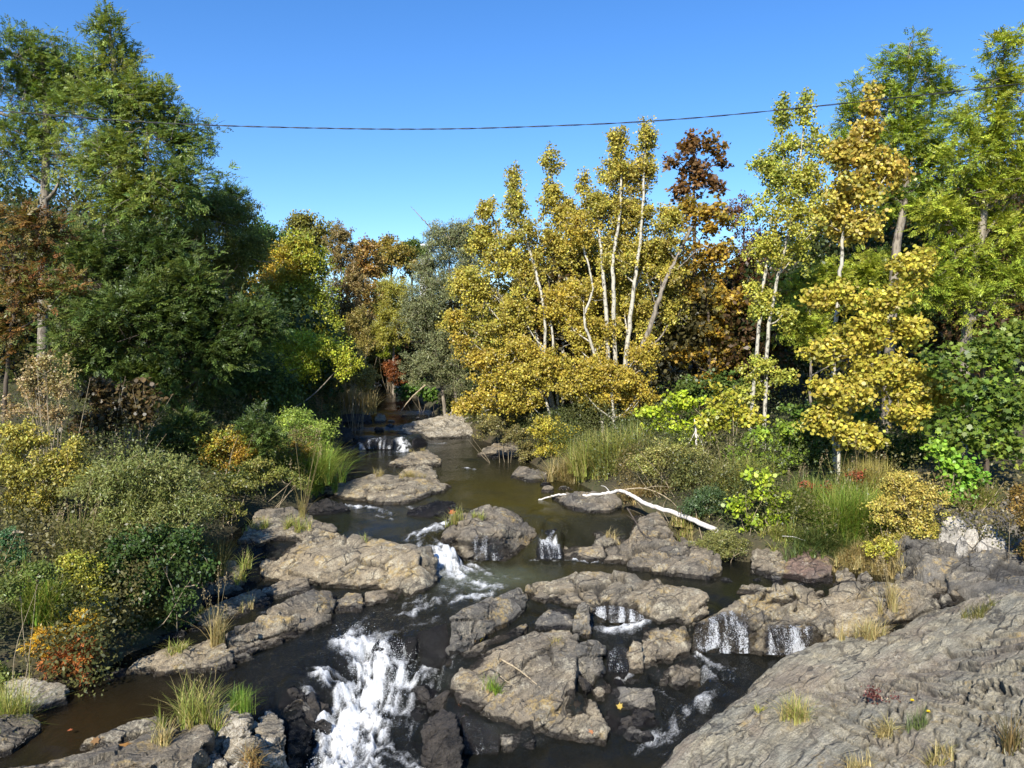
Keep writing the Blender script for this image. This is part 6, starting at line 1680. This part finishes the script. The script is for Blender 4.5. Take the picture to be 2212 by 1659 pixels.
# ------------------------------------------------------------------ dead wood, wire, leaves, flowers, roof
def stick(name, label, path, r1, r2, mat, twigs=(), cat='branch', group=None, sides=8, twr=.4):
    """path: (x, y, distance) in the measuring grid"""
    P = []
    for (x, y, Y) in path:
        d = Vector(ray(x, y)).normalized()
        for t in list(BVH.values()) + [SLATE]:
            h = t.ray_cast(Vector((0, 0, CAM_Z)), d)
            if h[0] is not None: Y = min(Y, h[0].y - r1 * 1.2)
        P.append(at_y(x, y, Y))
    P = np.array(P)
    q = smooth_path(P, 8 * len(P)); rng = np.random.default_rng(seed_of(label))
    q[1:-1] += rng.normal(0, .12, (len(q) - 2, 3)) * r1
    c = q[0].copy()
    mb = MB(); v, f = tube(q - c, np.linspace(r1, r2, len(q)), sides); mb.add(v, f)
    o = mb.build(name, MAT[mat], smooth=True); o.location = c.tolist()
    for tw in twigs:
        Pt = smooth_path(np.array([at_y(*p) for p in tw]), 10)
        tb = MB(); v, f = tube(Pt - c, np.linspace(r1 * twr, .004, 10), 5); tb.add(v, f)
        tb.build('twig', MAT[mat], o, smooth=True)
    tag(o, label, cat, group)
    return o
stick('dead_branch', 'long bleached white dead branch lying from the bank out over the olive pool', [(1548,1146,15.2),(1470,1112,15.9),(1400,1090,16.5),(1365,1070,16.9),(1340,1060,17.1),(1318,1064,17.2),(1270,1070,17.3),(1215,1068,17.5),(1185,1074,17.7),(1154,1083,17.8)], .055, .014, 'bleached',
      twigs=[[(1470,1112,15.9),(1478,1095,15.9),(1500,1085,15.8)],[(1318,1064,17.1),(1308,1052,17.1),(1298,1049,17.1)]], cat='dead branch', twr=.22)
stick('fallen_branch', 'thin dark stick propped on the brown ledge below the white branch', [(1355,1098,16.4),(1372,1125,15.7),(1385,1148,15.2),(1408,1166,14.9)], .018, .008, 'dark_bark', twigs=[[(1372,1125,15.7),(1362,1118,15.8),(1352,1112,15.9)]])
stick('fallen_branch', 'pale bare stick leaning into the far water by the willow', [(919,832,31.5),(890,858,31),(865,889,30.6)], .035, .012, 'dry_twig')
stick('fallen_branch', 'curved dry twig lying across the large foreground slab', [(1080,1423,10.9),(1110,1440,10.7),(1140,1462,10.5),(1168,1486,10.2)], .014, .005, 'dry_twig', twigs=[[(1110,1440,10.7),(1126,1432,10.75),(1134,1424,10.8)]])
stick('fallen_branch', 'two thin dry stems crossing in front of the slab twig', [(1072,1452,10.6),(1092,1470,10.4),(1112,1482,10.25)], .008, .003, 'dry_twig', twigs=[[(1146,1472,10.4),(1112,1496,10.15),(1080,1516,9.95)]])
stick('fallen_branch', 'forked bare whitish sapling stump left of the white aspen trunks', [(1505,970,19.2),(1503,930,19.3),(1500,905,19.3)], .03, .012, 'bleached', twigs=[[(1503,930,19.3),(1490,955,19.1),(1470,985,18.9)],[(1503,935,19.3),(1515,955,19.2),(1520,975,19.1)]])
stick('fallen_branch', 'short pale stick at the foot of the yellow-green sapling', [(1690,1158,14.4),(1715,1160,14.3),(1740,1168,14.1)], .012, .006, 'bleached')
stick('fallen_branch', 'dead twigs tangled over the bank behind the white branch', [(1330,1060,17.4),(1390,1055,17.2),(1440,1075,16.9),(1465,1098,16.4)], .016, .006, 'dry_twig', twigs=[[(1390,1055,17.2),(1420,1050,17),(1450,1052,16.9)],[(1440,1075,16.9),(1432,1100,16.3),(1445,1130,15.8)],[(1350,1056,17.3),(1372,1080,16.9),(1390,1100,16.5)]])

# overhead wire: two strands twisted round each other
W = np.array([at_y(x, y, 14.0) for x, y in [(-900,170),(-450,205),(0,240),(288,262),(470,271),(700,277),(900,279),(1106,275),(1400,262),(1700,236),(2212,180),(2700,112),(3200,20)]])
q = smooth_path(W, 1800); s = np.linspace(0, 170, 1800)
for k in range(0): pass
root = empty('overhead_wire', q[900].tolist()); tag(root, 'thin black twisted overhead wire sagging across the sky', 'wire')
for ph in (0, math.pi):
    off = np.stack([0 * s, np.cos(s + ph), np.sin(s + ph)], 1) * .0075
    mb = MB(); v, f = tube(q + off - q[900], np.full(len(q), .0062), 5); mb.add(v, f)
    if 'wire_black' not in MAT: MAT['wire_black'] = plain_material('wire_black', (.02, .02, .022), .6, .2)
    mb.build('strand', MAT['wire_black'], root, smooth=True)

def fallen(label, f, x, y, size, col, group='fallen leaves on the rocks'):
    dx, dy = px(f, x, y)
    d = Vector(ray(dx, dy)).normalized(); best = None
    for t in list(BVH.values()) + [SLATE]:
        r_ = t.ray_cast(Vector((0, 0, CAM_Z)), d)
        if r_[0] is not None and (best is None or r_[3] < best[3]): best = r_
    rng = np.random.default_rng(seed_of(label))
    if best is None:
        c = at_z(dx, dy, .68); nn = np.array([0, 0, 1.0])
    else:
        c = np.array(best[0]) + np.array(best[1]) * .012; nn = np.array(best[1])
    a = nrm(np.cross(nn, rng.normal(size=3)))
    mb = MB()
    leaf_quads(mb, (-a * size * .5)[None], a[None], (nn + rng.normal(0, .25, 3))[None], size, size * .95, np.array([col]), 'maple')
    # a stalk, and the leaf itself cupped
    v, fc = tube(np.array([-a * size * .5, -a * size * .9 + nn * .01]), np.array([.003, .002]), 4)
    mb.add(v, fc, tint=np.tile(np.array(col) * .6, (len(v), 1)))
    o = mb.build('fallen_leaf', MAT['leaf']); o.location = c.tolist()
    tag(o, label, 'leaf', group)
fallen('large tan maple leaf in the puddle at bottom left', 'D', 262, 1613, .19, (.42,.22,.07))
fallen('small brown leaf floating left of the tan maple leaf', 'D', 205, 1600, .1, (.26,.15,.06))
fallen('tiny orange leaf at the edge of the dark side pool', 'D', 151, 1576, .06, (.50,.16,.07))
fallen('bright orange maple leaf on the slate at the water edge', 'D', 1446, 1622, .17, (.50,.17,.03))
fallen('yellow leaf on the thin plank below the grey wedge', 'B', 895, 1068, .06, (.60,.48,.03))
fallen('dull tan leaf next to the yellow one on the thin plank', 'B', 870, 1072, .05, (.45,.28,.12))
fallen('brown curled leaf on the tan stepped ledge', 'B', 1345, 1362, .12, (.42,.26,.12))
fallen('pink-orange leaf beside the black rock face', 'B', 803, 1372, .08, (.55,.24,.13))
fallen('yellow leaf on the square black rock face', 'B', 833, 1418, .07, (.55,.50,.06))
fallen('russet leaf on the slope of the tan stepped ledge', 'B', 1412, 1490, .09, (.45,.2,.09))
fallen('orange leaves stuck above the small white fall', 'B', 1650, 1005, .2, (.48,.24,.07))
fallen('yellow leaf caught by the dark dripping rocks', 'B', 1540, 1372, .1, (.5,.36,.08))
fallen('red leaf on the low wet rock beside the upper pool', 'B', 768, 478, .16, (.42,.12,.04))
fallen('tan leaf on dark rock left of the white chute', 'D', 672, 1422, .09, (.42,.25,.12))

def flower(label, x, y, Y):
    c = at_y(x, y, Y)
    d = Vector(ray(x, y)).normalized()
    h = SLATE.ray_cast(Vector((0, 0, CAM_Z)), d)
    if h[0] is not None: c = np.array(h[0]) + np.array([0, -.12, .10])
    root = empty('yellow_flower', c.tolist())
    tag(root, label, 'flower', 'yellow flowers on the slate')
    foot = np.array([.05, .16, -.30])
    sb = MB(); v, f = tube(smooth_path([foot, foot * .5 + np.array([0, 0, .05]), np.zeros(3)], 8), np.linspace(.004, .003, 8), 5)
    sb.add(v, f, tint=np.tile([.10, .15, .04], (len(v), 1))); sb.build('stem', MAT['leaf'], root)
    rng = np.random.default_rng(5); n = 42; az = rng.uniform(0, 6.28, n)
    a = np.stack([np.cos(az), np.sin(az), rng.uniform(.1, 1.2, n)], 1)
    fb = MB(); leaf_quads(fb, np.zeros((n, 3)), a, np.tile([0, -.3, 1.0], (n, 1)) + rng.normal(0, .2, (n, 3)), .026, .010, np.tile([.80, .62, .02], (n, 1)))
    fb.build('flower_head', MAT['leaf'], root)
flower('upper left of the two yellow dandelion-like flowers on the slate', 1958, 1522, 8.2)
flower('lower right of the two yellow dandelion-like flowers on the slate', 1992, 1546, 8.1)

# a sliver of a white building far behind the trees
c = at_y(910, 528, 66)
root = empty('distant_building', (c[0] + 1.2, 68, tz(c[0], 68))); tag(root, 'sliver of a white flat roof among far trees on the skyline', 'building')
zb = tz(c[0], 68)
def box(name, lo, hi, mat, parent):
    x0, y0, z0 = lo; x1, y1, z1 = hi
    v = [(x0,y0,z0),(x1,y0,z0),(x1,y1,z0),(x0,y1,z0),(x0,y0,z1),(x1,y0,z1),(x1,y1,z1),(x0,y1,z1)]
    f = [(0,3,2,1),(4,5,6,7),(0,1,5,4),(1,2,6,5),(2,3,7,6),(3,0,4,7)]
    mb = MB(); mb.add(v, f); return mb.build(name, mat, parent)
MAT['white_wall'] = plain_material('white_wall', (.78, .79, .8), .6, .15, 3)
H = c[2] - zb
box('wall', (-1.4, -1.5, -.5), (-.7, 2.5, H - .12), MAT['white_wall'], root)
box('roof', (-1.6, -1.7, H - .118), (-.6, 2.7, H + .1), MAT['white_wall'], root)
# ------------------------------------------------------------------ sky, sun, camera
sd = Vector((-math.sin(SUN_AZ) * math.cos(SUN_EL), -math.cos(SUN_AZ) * math.cos(SUN_EL), math.sin(SUN_EL)))
world = bpy.data.worlds.new('World'); scene.world = world; world.use_nodes = True
nt = world.node_tree; nt.nodes.clear()
sk = nt.nodes.new('ShaderNodeTexSky'); sk.sky_type = 'NISHITA'; sk.sun_disc = False
sk.sun_elevation = SUN_EL; sk.sun_rotation = math.atan2(sd.x, sd.y)
sk.altitude = 300; sk.air_density = 1.0; sk.dust_density = 0.2; sk.ozone_density = 4.0
bg = nt.nodes.new('ShaderNodeBackground'); bg.inputs['Strength'].default_value = 0.13
wo = nt.nodes.new('ShaderNodeOutputWorld')
hs = nt.nodes.new('ShaderNodeHueSaturation'); hs.inputs['Saturation'].default_value = 1.24; hs.inputs['Hue'].default_value = 0.507
nt.links.new(sk.outputs[0], hs.inputs['Color']); nt.links.new(hs.outputs[0], bg.inputs[0]); nt.links.new(bg.outputs[0], wo.inputs[0])
sl = bpy.data.lights.new('sun', 'SUN'); sl.energy = 5.0; sl.angle = R(0.5); sl.color = (1.0, 0.93, 0.82)
so = bpy.data.objects.new('sun', sl); COL.objects.link(so)
so.rotation_euler = (-sd).to_track_quat('-Z', 'Y').to_euler()
cd = bpy.data.cameras.new('camera'); cd.sensor_width = 36; cd.lens = 36 * FPX / 2212.0
cd.clip_start = 0.1; cd.clip_end = 6000
co = bpy.data.objects.new('camera', cd); COL.objects.link(co)
co.location = (0, 0, CAM_Z); co.rotation_euler = (math.pi / 2 - PITCH, 0, 0)
scene.camera = co
vs = scene.view_settings
vs.view_transform = 'Standard'; vs.look = 'None'; vs.exposure = 0.76; vs.gamma = 1.0
scene.cycles.max_bounces = 6; scene.cycles.diffuse_bounces = 3; scene.cycles.glossy_bounces = 3
scene.cycles.transparent_max_bounces = 12; scene.cycles.transmission_bounces = 3
scene.cycles.caustics_reflective = False; scene.cycles.caustics_refractive = False
scene.cycles.use_denoising = True
